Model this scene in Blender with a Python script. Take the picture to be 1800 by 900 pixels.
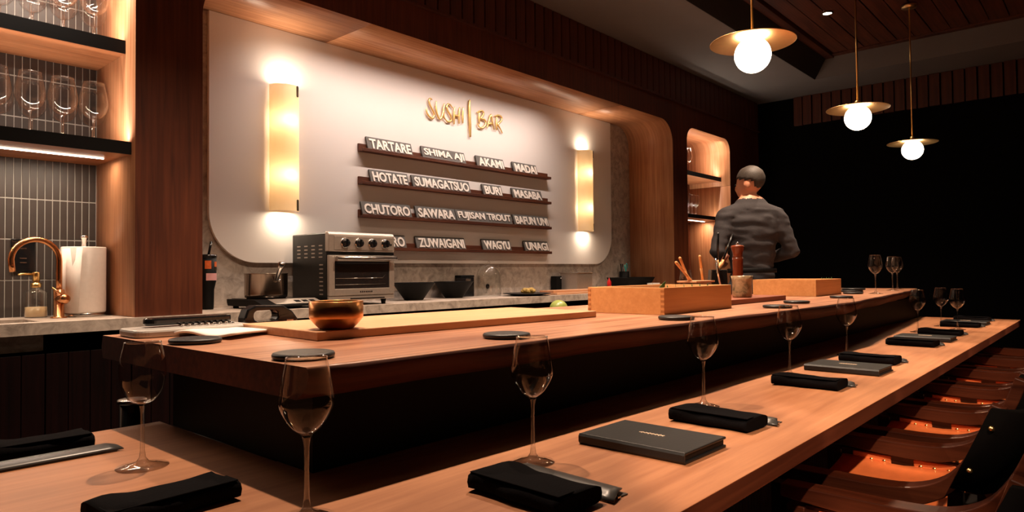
import bpy, bmesh, math, random
from mathutils import Vector, Matrix, noise
random.seed(7)
SC = bpy.context.scene
for o in list(bpy.data.objects):
    bpy.data.objects.remove(o)
COL = SC.collection
PI = math.pi

# ------------------------------------------------------------------ camera
yaw, pit, rol = math.radians(41.611), math.radians(1.324), math.radians(-0.53766)
F = Vector((math.cos(yaw), math.sin(yaw), 0)); Rt = Vector((math.sin(yaw), -math.cos(yaw), 0)); U = Vector((0, 0, 1))
F2 = F*math.cos(pit) + U*math.sin(pit); U2 = U*math.cos(pit) - F*math.sin(pit)
R3 = Rt*math.cos(rol) + U2*math.sin(rol); U3 = U2*math.cos(rol) - Rt*math.sin(rol)
cam = bpy.data.cameras.new('camera'); camo = bpy.data.objects.new('camera', cam); COL.objects.link(camo)
cam.sensor_width = 36; cam.lens = 1195.44/1800*36; cam.clip_start = .02
M = Matrix.Identity(4)
for i, v in enumerate((R3, U3, -F2)):
    for j in range(3): M[j][i] = v[j]
M.translation = (0, 0, 1.13)
camo.matrix_world = M
SC.camera = camo
cam.dof.use_dof = False

# ------------------------------------------------------------------ world and exposure
W = bpy.data.worlds.new('world'); SC.world = W; W.use_nodes = True
W.node_tree.nodes['Background'].inputs[0].default_value = (.03, .02, .015, 1)
W.node_tree.nodes['Background'].inputs[1].default_value = .02
SC.view_settings.view_transform = 'Standard'; SC.view_settings.look = 'None'
SC.view_settings.exposure = 0.0; SC.view_settings.gamma = 1

WARM = (1.0, .72, .51); WARM2 = (1.0, .77, .57)
def spot(loc, power, angle, blend=.5, color=WARM, target=None, rad=.03):
    l = bpy.data.lights.new('downlight_beam', 'SPOT'); l.energy = power; l.spot_size = math.radians(angle); l.spot_blend = blend
    l.color = color; l.shadow_soft_size = rad
    o = bpy.data.objects.new('downlight_beam', l); COL.objects.link(o); o.location = loc
    if target: o.rotation_euler = (Vector(target) - Vector(loc)).to_track_quat('-Z', 'Y').to_euler()
    return o
def area(loc, sx, sy, power, target, color=WARM2, up=(1, 0, 0), spread=180):
    l = bpy.data.lights.new('led_strip_light', 'AREA'); l.shape = 'RECTANGLE'; l.size = sx; l.size_y = sy; l.energy = power; l.color = color
    l.spread = math.radians(spread)
    o = bpy.data.objects.new('led_strip_light', l); COL.objects.link(o)
    z = (Vector(loc) - Vector(target)).normalized(); x = Vector(up); x = (x - z*x.dot(z)).normalized(); y = z.cross(x)
    m = Matrix.Identity(4)
    for i, v in enumerate((x, y, z)):
        for j in range(3): m[j][i] = v[j]
    m.translation = loc; o.matrix_world = m
    return o
def point(loc, power, color=WARM, rad=.02):
    l = bpy.data.lights.new('bulb', 'POINT'); l.energy = power; l.color = color; l.shadow_soft_size = rad
    o = bpy.data.objects.new('bulb', l); COL.objects.link(o); o.location = loc
    return o
# downlights of the ceiling tray: one row over the chef's counter, one over the seats
DL = [(1.15, 1.78), (2.2, 1.75), (3.4, 1.72), (4.6, 1.71), (5.78, 1.70)]
for x, y in DL: spot((x, y, 3.185), 300 if x < 5 else 170, 96, .75)
for k in range(7): spot((-.55+.68*k, -.9, 3.1), 640, 12, .5, target=(1.45+.68*k, .57, .52))
# linear LED in the soffit of the lit niche, aimed at the cream panel
area((3.1, 3.05, 2.478), 2.3, .012, 14.5, (3.1, 3.44, 1.45), (1, .835, .745), spread=125)

# ------------------------------------------------------------------ materials
def L(*c):
    out = []
    for v in c:
        v = v/255.
        out.append(v/12.92 if v <= .04045 else ((v+.055)/1.055)**2.4)
    return (*out, 1)
MATS = {}
def new(name):
    m = bpy.data.materials.new(name); m.use_nodes = True; nt = m.node_tree
    MATS[name] = m
    return m, nt, nt.nodes['Principled BSDF'], nt.nodes.new('ShaderNodeTexCoord')
def plain(name, col, rough=.5, metal=0, spec=.5, nz=.06, scale=30, bump=0, **kw):
    m, nt, b, tc = new(name)
    n = nt.nodes.new('ShaderNodeTexNoise'); n.inputs['Scale'].default_value = scale; n.inputs['Detail'].default_value = 3
    nt.links.new(tc.outputs['Object'], n.inputs['Vector'])
    r = nt.nodes.new('ShaderNodeValToRGB')
    r.color_ramp.elements[0].color = tuple(max(0, c*(1-nz*2)) for c in col[:3])+(1,)
    r.color_ramp.elements[1].color = tuple(min(1, c*(1+nz*2)) for c in col[:3])+(1,)
    nt.links.new(n.outputs['Fac'], r.inputs['Fac']); nt.links.new(r.outputs['Color'], b.inputs['Base Color'])
    b.inputs['Roughness'].default_value = rough; b.inputs['Metallic'].default_value = metal; b.inputs['Specular IOR Level'].default_value = spec
    if bump:
        bp = nt.nodes.new('ShaderNodeBump'); bp.inputs['Strength'].default_value = bump; bp.inputs['Distance'].default_value = .002
        nt.links.new(n.outputs['Fac'], bp.inputs['Height']); nt.links.new(bp.outputs['Normal'], b.inputs['Normal'])
    for k, v in kw.items(): b.inputs[k].default_value = v
    return m
def wood(name, dark, light, axis='Z', rough=.45, scale=1.0, uv=False, spec=.4, stretch=14, blotch=.35, bump=.15, coat=0):
    m, nt, b, tc = new(name)
    mp = nt.nodes.new('ShaderNodeMapping')
    nt.links.new(tc.outputs['UV' if uv else 'Object'], mp.inputs['Vector'])
    s = [stretch*2.2*scale]*3; s['XYZ'.index(axis)] = 1.1*scale
    mp.inputs['Scale'].default_value = s
    n = nt.nodes.new('ShaderNodeTexNoise'); n.inputs['Scale'].default_value = 1.6; n.inputs['Detail'].default_value = 6; n.inputs['Roughness'].default_value = .6
    n.inputs['Distortion'].default_value = .35
    nt.links.new(mp.outputs['Vector'], n.inputs['Vector'])
    n2 = nt.nodes.new('ShaderNodeTexNoise'); n2.inputs['Scale'].default_value = 2.3; n2.inputs['Detail'].default_value = 2
    nt.links.new(tc.outputs['UV' if uv else 'Object'], n2.inputs['Vector'])
    mx = nt.nodes.new('ShaderNodeMath'); mx.operation = 'MULTIPLY_ADD'
    nt.links.new(n2.outputs['Fac'], mx.inputs[0]); mx.inputs[1].default_value = blotch
    ad = nt.nodes.new('ShaderNodeMath'); ad.operation = 'MULTIPLY_ADD'; nt.links.new(n.outputs['Fac'], ad.inputs[0]); ad.inputs[1].default_value = 1-blotch; ad.inputs[2].default_value = 0
    nt.links.new(ad.outputs[0], mx.inputs[2])
    r = nt.nodes.new('ShaderNodeValToRGB'); r.color_ramp.elements[0].position = .37; r.color_ramp.elements[1].position = .63
    r.color_ramp.elements[0].color = dark; r.color_ramp.elements[1].color = light
    nt.links.new(mx.outputs[0], r.inputs['Fac']); nt.links.new(r.outputs['Color'], b.inputs['Base Color'])
    b.inputs['Roughness'].default_value = rough; b.inputs['Specular IOR Level'].default_value = spec; b.inputs['Coat Weight'].default_value = coat
    bp = nt.nodes.new('ShaderNodeBump'); bp.inputs['Strength'].default_value = bump; bp.inputs['Distance'].default_value = .001
    nt.links.new(n.outputs['Fac'], bp.inputs['Height']); nt.links.new(bp.outputs['Normal'], b.inputs['Normal'])
    return m
def stone(name, c0, c1, c2, scale=7, rough=.55):
    m, nt, b, tc = new(name)
    n = nt.nodes.new('ShaderNodeTexNoise'); n.inputs['Scale'].default_value = scale; n.inputs['Detail'].default_value = 9; n.inputs['Roughness'].default_value = .68; n.inputs['Distortion'].default_value = .8
    nt.links.new(tc.outputs['Object'], n.inputs['Vector'])
    r = nt.nodes.new('ShaderNodeValToRGB'); r.color_ramp.elements[0].position = .34; r.color_ramp.elements[0].color = c0
    r.color_ramp.elements[1].position = .7; r.color_ramp.elements[1].color = c2
    e = r.color_ramp.elements.new(.5); e.color = c1
    nt.links.new(n.outputs['Fac'], r.inputs['Fac'])
    v = nt.nodes.new('ShaderNodeTexVoronoi'); v.inputs['Scale'].default_value = 9
    nt.links.new(tc.outputs['Object'], v.inputs['Vector'])
    r2 = nt.nodes.new('ShaderNodeValToRGB'); r2.color_ramp.elements[0].position = .035; r2.color_ramp.elements[0].color = (.35, .32, .3, 1); r2.color_ramp.elements[1].position = .07; r2.color_ramp.elements[1].color = (1, 1, 1, 1)
    nt.links.new(v.outputs['Distance'], r2.inputs['Fac'])
    mx = nt.nodes.new('ShaderNodeMixRGB'); mx.blend_type = 'MULTIPLY'; mx.inputs[0].default_value = .7
    nt.links.new(r.outputs['Color'], mx.inputs[1]); nt.links.new(r2.outputs['Color'], mx.inputs[2])
    nt.links.new(mx.outputs[0], b.inputs['Base Color']); b.inputs['Roughness'].default_value = rough
    return m
def emit(name, col, s):
    m, nt, b, tc = new(name)
    b.inputs['Base Color'].default_value = (*col, 1); b.inputs['Emission Color'].default_value = (*col, 1); b.inputs['Emission Strength'].default_value = s
    return m
def thin_glass(name, tint=(.97, .97, .97, 1), rough=.02, base=.025):
    m = bpy.data.materials.new(name); m.use_nodes = True; nt = m.node_tree; nt.nodes.clear(); MATS[name] = m
    o = nt.nodes.new('ShaderNodeOutputMaterial'); mx = nt.nodes.new('ShaderNodeMixShader')
    lw = nt.nodes.new('ShaderNodeLayerWeight'); lw.inputs['Blend'].default_value = .5
    pw = nt.nodes.new('ShaderNodeMath'); pw.operation = 'POWER'; pw.inputs[1].default_value = 2.5
    sc = nt.nodes.new('ShaderNodeMath'); sc.operation = 'MULTIPLY_ADD'; sc.inputs[1].default_value = .9; sc.inputs[2].default_value = base
    nt.links.new(lw.outputs['Facing'], pw.inputs[0]); nt.links.new(pw.outputs[0], sc.inputs[0])
    t = nt.nodes.new('ShaderNodeBsdfTransparent'); t.inputs[0].default_value = tint; g = nt.nodes.new('ShaderNodeBsdfGlossy'); g.inputs['Roughness'].default_value = rough
    nt.links.new(sc.outputs[0], mx.inputs[0]); nt.links.new(t.outputs[0], mx.inputs[1]); nt.links.new(g.outputs[0], mx.inputs[2]); nt.links.new(mx.outputs[0], o.inputs[0])
    return m
def translucent(name, col, amt=.6):
    m = bpy.data.materials.new(name); m.use_nodes = True; nt = m.node_tree; nt.nodes.clear(); MATS[name] = m
    o = nt.nodes.new('ShaderNodeOutputMaterial'); mx = nt.nodes.new('ShaderNodeMixShader'); mx.inputs[0].default_value = amt
    d = nt.nodes.new('ShaderNodeBsdfDiffuse'); d.inputs[0].default_value = col; t = nt.nodes.new('ShaderNodeBsdfTranslucent'); t.inputs[0].default_value = col
    nt.links.new(d.outputs[0], mx.inputs[1]); nt.links.new(t.outputs[0], mx.inputs[2]); nt.links.new(mx.outputs[0], o.inputs[0])
    return m

walnut = wood('walnut_vertical', (.052, .0105, .0036, 1), (.125, .030, .0098, 1), 'Z', rough=.5)
walnut_x = wood('walnut_long', (.055, .013, .005, 1), (.13, .036, .013, 1), 'X', rough=.5)
lining = wood('niche_lining_veneer', (.40, .15, .062, 1), (.66, .325, .165, 1), 'X', uv=True, rough=.42)
slatw = wood('slat_wood', (.05, .012, .006, 1), (.10, .026, .012, 1), 'Z', rough=.55)
plankw = wood('tray_plank_wood', (.04, .010, .005, 1), (.12, .034, .015, 1), 'X', rough=.55)
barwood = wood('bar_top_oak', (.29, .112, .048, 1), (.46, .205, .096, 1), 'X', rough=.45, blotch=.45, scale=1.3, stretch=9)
baredge = wood('bar_edge_shaded_oak', (.06, .012, .004, 1), (.12, .028, .010, 1), 'X', rough=.5)  # darker than the top: shade on the bar edges put into the colour
slabwood = wood('slab_redwood', (.22, .08, .04, 1), (.54, .27, .155, 1), 'X', rough=.38, blotch=.3, scale=1.1)
slabedge = wood('slab_shaded_edge', (.03, .006, .003, 1), (.10, .022, .009, 1), 'X', rough=.75, blotch=.5, bump=.5)  # live edge and slab ends darkened to look unlit
hinoki = wood('pale_cypress', (.55, .285, .145, 1), (.68, .385, .21, 1), 'X', rough=.5, blotch=.4)
hinoki_or = wood('cypress_box', (.62, .29, .10, 1), (.74, .38, .15, 1), 'X', rough=.5, blotch=.4)
redwood = wood('dark_red_board', (.18, .045, .02, 1), (.28, .08, .035, 1), 'X', rough=.5)
pinkboard = wood('pinkish_board', (.45, .22, .11, 1), (.62, .34, .19, 1), 'X', rough=.5)
chairwood = wood('chair_dark_wood', (.020, .0045, .002, 1), (.055, .014, .006, 1), 'Y', rough=.3, coat=.35)
cabwood = wood('cabinet_dark_wood', (.003, .0006, .0005, 1), (.009, .0017, .0013, 1), 'Z', rough=.6, spec=.1)
millwood = wood('mill_wood', (.14, .025, .008, 1), (.24, .05, .016, 1), 'Z', rough=.25, coat=.5)
stonem = stone('grey_limestone', L(136, 124, 114), L(172, 158, 146), L(198, 184, 172), 15)
cream = plain('cream_panel', L(226, 216, 208), .55, nz=.01, scale=3)
creamedge = plain('cream_panel_edge', L(250, 240, 228), .4, nz=.01)  # lighter colour stands in for the glow along the panel rim
tile_m = plain('charcoal_tile', L(64, 57, 54), .4, nz=.12, scale=14)
grout = plain('grey_grout', L(158, 157, 152), .8, nz=.04)
ceilm = plain('grey_ceiling_plaster', L(108, 104, 102), .85, nz=.03, scale=5)
ceild = plain('dark_ceiling_panel', L(26, 22, 22), .8, nz=.05, scale=5)
floorm = plain('dark_floor', L(40, 36, 34), .6, nz=.1, scale=4)
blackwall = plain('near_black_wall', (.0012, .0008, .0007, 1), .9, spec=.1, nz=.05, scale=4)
black = plain('matt_black', (.0022, .002, .0022, 1), .6, nz=.05, spec=.2)
blackg = plain('gloss_black', (.008, .008, .009, 1), .18, nz=.05)
foil = plain('pale_gold_foil', (.75, .56, .40, 1), .4)
potm = plain('dark_polished_steel', (.34, .27, .22, 1), .2, metal=1, nz=.05)
blackfab = plain('black_cloth', (.0035, .003, .0035, 1), .95, spec=.05, nz=.2, scale=300, bump=.3)
blackleather = plain('black_leather', (.011, .0105, .0105, 1), .45, spec=.35, nz=.15, scale=160, bump=.15)
sleevem = plain('grey_satin', (.05, .047, .045, 1), .34, nz=.1, scale=200)
gold = plain('brass', (.86, .56, .22, 1), .28, metal=1, nz=.03)
goldsign = plain('gold_letter', (.92, .60, .22, 1), .35, metal=.85, nz=.02)
copper = plain('copper', (.70, .33, .15, 1), .26, metal=1, nz=.04)
copperbowl = plain('brushed_copper_bowl', (.62, .27, .09, 1), .30, metal=1, nz=.08, scale=60)
brassdisc = plain('brass_disc', (.80, .52, .24, 1), .38, metal=1, nz=.05)
steel = plain('stainless_steel', (.58, .55, .52, 1), .25, metal=1, nz=.04)
steelb = plain('brushed_steel', (.56, .49, .43, 1), .38, metal=.75, nz=.05, scale=80)
darkmetal = plain('dark_metal_casing', (.03, .028, .026, 1), .3, metal=.6, nz=.1)
chromem = plain('chrome', (.8, .78, .76, 1), .1, metal=1, nz=.01)
bronze = plain('bronze_strap', (.10, .07, .045, 1), .4, metal=.8, nz=.05)
leather = plain('tan_leather', L(214, 112, 60), .42, nz=.08, scale=40, bump=.1)
paper = plain('white_paper', L(238, 228, 220), .9, nz=.03, scale=60, bump=.25)
sheetm = plain('white_sheet', L(232, 224, 216), .8, nz=.02)
plastic_clear = plain('plastic_wrap', L(190, 186, 180), .22, nz=.12, scale=9)
plate_m = plain('dark_stoneware', (.009, .0085, .009, 1), .45, nz=.2, scale=20)
tagm = plain('grey_tag', L(88, 82, 76), .7, nz=.04)
tagedge = plain('tag_dark_edge', L(52, 44, 38), .7, nz=.04)
tagtext = plain('cream_lettering', L(222, 208, 194), .6, nz=.01)
green = plain('green_leaf', L(64, 110, 58), .5, nz=.2)
limem = plain('pale_green_skin', L(128, 140, 66), .35, nz=.18, scale=50)
ginger = plain('yellow_brown_root', L(170, 140, 72), .7, nz=.3, scale=60, bump=.6)
teal = plain('teal_plastic', L(60, 190, 185), .4)
bluep = plain('blue_plastic', L(20, 110, 140), .35)
redp = plain('red_plastic', L(205, 28, 30), .35)
ceramic = stone('green_glazed_ceramic', L(92, 82, 58), L(168, 142, 108), L(208, 180, 144), 22, .3)
stickerA = plain('orange_sticker', L(226, 98, 40), .6, nz=.3, scale=60)
stickerB = plain('pink_sticker', L(205, 150, 150), .6, nz=.1)
bottle_glass = thin_glass('clear_glass', (.96, .97, .96, 1), .03, .08)
wineglass = thin_glass('wine_glass_bowl', (.985, .985, .985, 1), .008, .035)
solidglass = thin_glass('glass_stem', (.97, .97, .97, 1), .01, .16)
soapm = plain('soap_liquid', L(214, 184, 140), .3, nz=.05)
shade_m = translucent('sconce_shade_paper', (.92, .76, .52, 1), .38)
globe_m = emit('opal_globe_lit', (1.0, .80, .56), 16)
led_m = emit('led_strip_lit', (1.0, .84, .66), 14)
spot_m = emit('downlight_lens_lit', (1.0, .80, .56), 60)
skin = plain('skin', L(206, 140, 108), .5, nz=.05)
shirt = plain('black_shirt_cloth', L(48, 44, 47), .85, nz=.12, scale=90, bump=.3)
jeans = plain('charcoal_trousers', L(44, 44, 50), .9, nz=.2, scale=120, bump=.3)
hairm = plain('dark_grey_hair', L(58, 50, 44), .6, nz=.3, scale=120, bump=.5)
shoe_m = plain('black_shoe', (.01, .01, .01, 1), .5)

# ------------------------------------------------------------------ mesh builder
class MB:
    def __init__(s): s.v = []; s.f = []; s.mi = []; s.uv = None; s.smooth = []
    def add(s, vs, fs, mi=0, smooth=False):
        n = len(s.v); s.v += [tuple(v) for v in vs]
        for f in fs: s.f.append([i+n for i in f]); s.mi.append(mi); s.smooth.append(smooth)
        return s
    def box(s, x0, x1, y0, y1, z0, z1, mi=0, rot=0, c=None):
        vs = [(x, y, z) for z in (z0, z1) for y in (y0, y1) for x in (x0, x1)]
        if rot:
            cx, cy = c or ((x0+x1)/2, (y0+y1)/2); co, si = math.cos(rot), math.sin(rot)
            vs = [(cx+(x-cx)*co-(y-cy)*si, cy+(x-cx)*si+(y-cy)*co, z) for x, y, z in vs]
        return s.add(vs, [(0, 2, 3, 1), (4, 5, 7, 6), (0, 1, 5, 4), (2, 6, 7, 3), (0, 4, 6, 2), (1, 3, 7, 5)], mi)
    def lathe(s, prof, n=24, c=(0, 0, 0), mi=0, smooth=True, cap0=True, cap1=True, a0=0, a1=2*PI):
        full = abs(a1-a0-2*PI) < 1e-6; m = n if full else n+1
        vs = []
        for r, z in prof:
            for k in range(m):
                a = a0+(a1-a0)*k/n; vs.append((c[0]+r*math.cos(a), c[1]+r*math.sin(a), c[2]+z))
        fs = []
        for i in range(len(prof)-1):
            for k in range(n):
                k2 = (k+1) % m
                fs.append((i*m+k, i*m+k2, (i+1)*m+k2, (i+1)*m+k))
        if full and cap0 and prof[0][0] > 1e-5: fs.append(tuple(range(m-1, -1, -1)))
        if full and cap1 and prof[-1][0] > 1e-5: fs.append(tuple((len(prof)-1)*m+k for k in range(m)))
        return s.add(vs, fs, mi, smooth)
    def tube(s, pts, r, n=10, mi=0, sx=1, sy=1, up=(0, 0, 1), cap=True, smooth=True):
        pts = [Vector(p) for p in pts]; rs = r if isinstance(r, (list, tuple)) else [r]*len(pts)
        vs = []
        for i, p in enumerate(pts):
            t = (pts[min(i+1, len(pts)-1)] - pts[max(i-1, 0)]).normalized()
            u = Vector(up)
            if abs(t.dot(u)) > .95: u = Vector((1, 0, 0)) if abs(t.x) < .9 else Vector((0, 1, 0))
            a = t.cross(u).normalized(); b2 = a.cross(t).normalized()
            for k in range(n):
                an = 2*PI*k/n + (PI/4 if n == 4 else 0); vs.append(p + a*math.cos(an)*rs[i]*sx + b2*math.sin(an)*rs[i]*sy)
        fs = [(i*n+k, i*n+(k+1) % n, (i+1)*n+(k+1) % n, (i+1)*n+k) for i in range(len(pts)-1) for k in range(n)]
        if cap: fs += [tuple(range(n-1, -1, -1)), tuple((len(pts)-1)*n+k for k in range(n))]
        return s.add(vs, fs, mi, smooth)
    def sphere(s, c, r, n=16, m=10, mi=0, sx=1, sy=1, sz=1):
        vs = [(c[0], c[1], c[2]-r*sz)]
        for i in range(1, m):
            a = -PI/2+PI*i/m
            for k in range(n): vs.append((c[0]+r*sx*math.cos(a)*math.cos(2*PI*k/n), c[1]+r*sy*math.cos(a)*math.sin(2*PI*k/n), c[2]+r*sz*math.sin(a)))
        vs.append((c[0], c[1], c[2]+r*sz)); N = len(vs)-1
        fs = [(0, 1+(k+1) % n, 1+k) for k in range(n)]
        for i in range(m-2):
            for k in range(n): fs.append((1+i*n+k, 1+i*n+(k+1) % n, 1+(i+1)*n+(k+1) % n, 1+(i+1)*n+k))
        fs += [(N, 1+(m-2)*n+k, 1+(m-2)*n+(k+1) % n) for k in range(n)]
        return s.add(vs, fs, mi, True)
    def prism(s, poly, axis, a, b, mi=0, mi2=None):
        # poly of 2-D points extruded along an axis from a to b
        n = len(poly)
        def P(q, t): return {'X': (t, q[0], q[1]), 'Y': (q[0], t, q[1]), 'Z': (q[0], q[1], t)}[axis]
        vs = [P(q, a) for q in poly]+[P(q, b) for q in poly]
        s.add(vs, [tuple(range(n)), tuple(range(2*n-1, n-1, -1))], mi)
        k0 = len(s.v)-2*n
        for i in range(n):
            j = (i+1) % n; s.f.append([k0+i, k0+n+i, k0+n+j, k0+j]); s.mi.append(mi if mi2 is None else mi2); s.smooth.append(False)
        return s
    def xf(s, m):
        s.v = [tuple(m @ Vector(v)) for v in s.v]; return s
    def build(s, name, mats, parent=None, loc=(0, 0, 0), bevel=0, seg=2, uv=None):
        me = bpy.data.meshes.new(name); me.from_pydata(s.v, [], s.f)
        for m in (mats if isinstance(mats, (list, tuple)) else [mats]): me.materials.append(m)
        for p, mi, sm in zip(me.polygons, s.mi, s.smooth): p.material_index = mi; p.use_smooth = sm
        if uv:
            ul = me.uv_layers.new(name='UVMap')
            for lp in me.loops: ul.data[lp.index].uv = uv[lp.vertex_index]
        bm = bmesh.new(); bm.from_mesh(me); bmesh.ops.recalc_face_normals(bm, faces=bm.faces); bm.to_mesh(me); bm.free()
        o = bpy.data.objects.new(name, me); COL.objects.link(o); o.location = loc
        if parent: o.parent = parent
        if bevel:
            md = o.modifiers.new('bevel', 'BEVEL'); md.width = bevel; md.segments = seg; md.limit_method = 'ANGLE'; md.angle_limit = math.radians(40)
        return o
def tag(o, label, cat, group=None):
    o['label'] = label; o['category'] = cat
    if group: o['group'] = group
    return o
def struct(o): o['kind'] = 'structure'; return o
def thing(name, label, cat, loc=(0, 0, 0), rotz=0, group=None):
    o = bpy.data.objects.new(name, None); COL.objects.link(o); o.empty_display_size = .05
    o.location = loc; o.rotation_euler = (0, 0, rotz)
    return tag(o, label, cat, group)
def dup(root, loc, rotz=0, label=None):
    r = root.copy(); COL.objects.link(r); r.location = loc; r.rotation_euler = (0, 0, rotz)
    if label: r['label'] = label
    for ch in list(root.children):
        c = ch.copy(); COL.objects.link(c); c.parent = r
        for g in list(ch.children):
            d = g.copy(); COL.objects.link(d); d.parent = c
    return r
def rrect(x0, x1, y0, y1, r, n=6, corners='1111'):
    out = []
    for (cx, cy, a, on) in ((x1-r, y0+r, -PI/2, corners[1]), (x1-r, y1-r, 0, corners[2]), (x0+r, y1-r, PI/2, corners[3]), (x0+r, y0+r, PI, corners[0])):
        if on == '1':
            for k in range(n+1):
                t = a+PI/2*k/n; out.append((cx+r*math.cos(t), cy+r*math.sin(t)))
        else:
            sx, sy = (1 if math.cos(a+PI/4) > 0 else -1), (1 if math.sin(a+PI/4) > 0 else -1)
            out.append((cx+r*sx, cy+r*sy))
    return out

# ------------------------------------------------------------------ room shell
YF, YB, CT, TOP, CEIL, TRAY = 3.0, 3.465, .958, 2.486, 3.0, 3.2
struct(MB().box(-2.6, 7.9, -3.4, 4.0, -.05, 0).build('floor', floorm))
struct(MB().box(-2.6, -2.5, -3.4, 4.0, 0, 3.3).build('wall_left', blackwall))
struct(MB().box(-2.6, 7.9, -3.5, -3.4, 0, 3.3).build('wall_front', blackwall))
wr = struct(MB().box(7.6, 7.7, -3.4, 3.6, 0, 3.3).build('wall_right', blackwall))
# ceiling with its raised tray
cm = MB()
cm.box(-2.6, 7.9, 2.19, 4.0, CEIL, CEIL+.3); cm.box(-2.6, 7.9, -3.4, -1.2, CEIL, CEIL+.3); cm.box(7.0, 7.9, -1.2, 2.19, CEIL, CEIL+.3); cm.box(-2.6, -1.0, -1.2, 2.19, CEIL, CEIL+.3)
ceil = struct(cm.build('ceiling', ceilm))
MB().prism([(2.19, CEIL+.0005), (2.186, CEIL+.0005), (2.07, TRAY), (2.19, TRAY)], 'X', -1.0, 7.0).build('tray_side', ceild, ceil)
MB().prism([(7.0, CEIL+.0005), (6.996, CEIL+.0005), (6.985, TRAY), (7.0, TRAY)], 'Y', -1.2, 2.19).build('tray_end', ceilm, ceil)
MB().box(-1.0, 7.0, -1.2, 2.19, TRAY+.02, TRAY+.1).build('tray_back', ceild, ceil)
MB().box(-1.0, 6.985, 2.0, 2.075, TRAY-.025, TRAY+.02).build('tray_trim', plankw, ceil, bevel=.003)
MB().box(6.91, 6.985, -1.2, 2.0, TRAY-.012, TRAY+.02).build('tray_trim', plankw, ceil, bevel=.003)
pk = None
for k in range(23):
    y1 = 1.985 - k*.138
    if pk is None:
        pk = MB().box(-1.0, 6.9, -.131, 0, 0, .02).build('plank', plankw, ceil, bevel=.003)
        o = pk
    else:
        o = pk.copy(); COL.objects.link(o)
    o.location = (0, y1, TRAY - (.003 if k % 2 else 0))

# back wall face with three niche openings
NICHES = [(.105, 1.055, .13), (1.33, 5.60, .2), (5.876, 6.83, .13)]
def arch(x0, x1, r, z0=CT-.045, z1=TOP, n=10):
    pts = [(x0, z0)]
    for k in range(n+1):
        a = PI-PI/2*k/n; pts.append((x0+r+r*math.cos(a), z1-r+r*math.sin(a)))
    for k in range(n+1):
        a = PI/2-PI/2*k/n; pts.append((x1-r+r*math.cos(a), z1-r+r*math.sin(a)))
    pts.append((x1, z0)); return pts
outline = [(-2.5, CT-.045)]
for (x0, x1, r) in NICHES: outline += arch(x0, x1, r)
outline += [(7.6, CT-.045), (7.6, CEIL), (-2.5, CEIL)]
bm = bmesh.new(); vs = [bm.verts.new((x, YF, z)) for x, z in outline]; es = [bm.edges.new((vs[i], vs[(i+1) % len(vs)])) for i in range(len(vs))]
bmesh.ops.triangle_fill(bm, edges=es, use_beauty=True)
bmesh.ops.recalc_face_normals(bm, faces=bm.faces)
me = bpy.data.meshes.new('wall_back'); bm.to_mesh(me); bm.free(); me.materials.append(walnut)
if me.polygons[0].normal.y > 0: me.flip_normals()
wb = bpy.data.objects.new('wall_back', me); COL.objects.link(wb); struct(wb)
struct(MB().box(-2.5, 7.6, 3.6, 3.7, 0, 3.0).build('wall_rear', blackwall))
# slat band over the niches and on the end wall: each slat its own piece
sl = None
MB().box(-2.0, 7.59, YF-.028, YF-.002, 2.672, 2.687).build('slat_ledge', slatw, wb)
for k in range(72):
    x = .35+k*.1005
    if sl is None:
        sl = MB().box(-.044, .044, -.022, 0, 0, .31).build('slat', slatw, wb, bevel=.002); o = sl
    else:
        o = sl.copy(); COL.objects.link(o)
    o.location = (x, YF-.001, 2.688)
se = None
for k in range(36):
    y = 2.55-k*.0985
    if se is None:
        se = MB().box(-.03, 0, -.043, .043, 0, .31).build('slat', slatw, wr, bevel=.002); o = se
    else:
        o = se.copy(); COL.objects.link(o)
    o.location = (7.599-.008*(k % 3 == 1), y, 2.688)
# niche linings: bent veneer panels with seams
def lin(idx, x0, x1, r, cuts):
    root = bpy.data.objects.new('trim_%d' % idx, None); COL.objects.link(root); struct(root)
    prof = arch(x0, x1, r, CT, TOP, 12)
    # resample by arc length
    d = [0]
    for a, b_ in zip(prof, prof[1:]): d.append(d[-1]+math.hypot(b_[0]-a[0], b_[1]-a[1]))
    cutd = [0]+cuts(d[-1])+[d[-1]]
    def at(t):
        for i in range(len(d)-1):
            if t <= d[i+1]+1e-9:
                u = (t-d[i])/(d[i+1]-d[i]); return (prof[i][0]+(prof[i+1][0]-prof[i][0])*u, prof[i][1]+(prof[i+1][1]-prof[i][1])*u)
        return prof[-1]
    for a, b_ in zip(cutd, cutd[1:]):
        a2, b2 = a+.0012, b_-.0012
        ts = sorted(set([a2, b2]+[t for t in d if a2 < t < b2]))
        q = MB(); uvs = []
        cx, cz = (x0+x1)/2, 1.6
        for t in ts:
            x, z = at(t)
            xo, zo = x+(.012 if x > cx else -.012)*(1 if abs(x-cx) > (x1-x0)/2-r else 0), z+(.012 if z > TOP-r else 0)
            for (yy, xx_, zz_) in ((YF+.0005, x, z), (YB+.02, x, z), (YB+.02, xo, zo), (YF+.0005, xo, zo)):
                q.v.append((xx_, yy, zz_)); uvs.append((t+idx*3.1, yy))
        n = len(ts)
        for i in range(n-1):
            for k in range(4):
                q.f.append([i*4+k, i*4+(k+1) % 4, (i+1)*4+(k+1) % 4, (i+1)*4+k]); q.mi.append(0); q.smooth.append(k == 0)
        q.f += [[0, 1, 2, 3], [(n-1)*4+k for k in (3, 2, 1, 0)]]; q.mi += [0, 0]; q.smooth += [False, False]
        q.build('lining_panel', lining, root, uv=uvs)
lin(1, *NICHES[0], lambda t: [t*.5])
lin(2, *NICHES[1], lambda t: [TOP-CT-.2+.314+.72, t-(TOP-CT-.2)-.314-.65])
lin(3, *NICHES[2], lambda t: [t*.27, t*.73])
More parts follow.
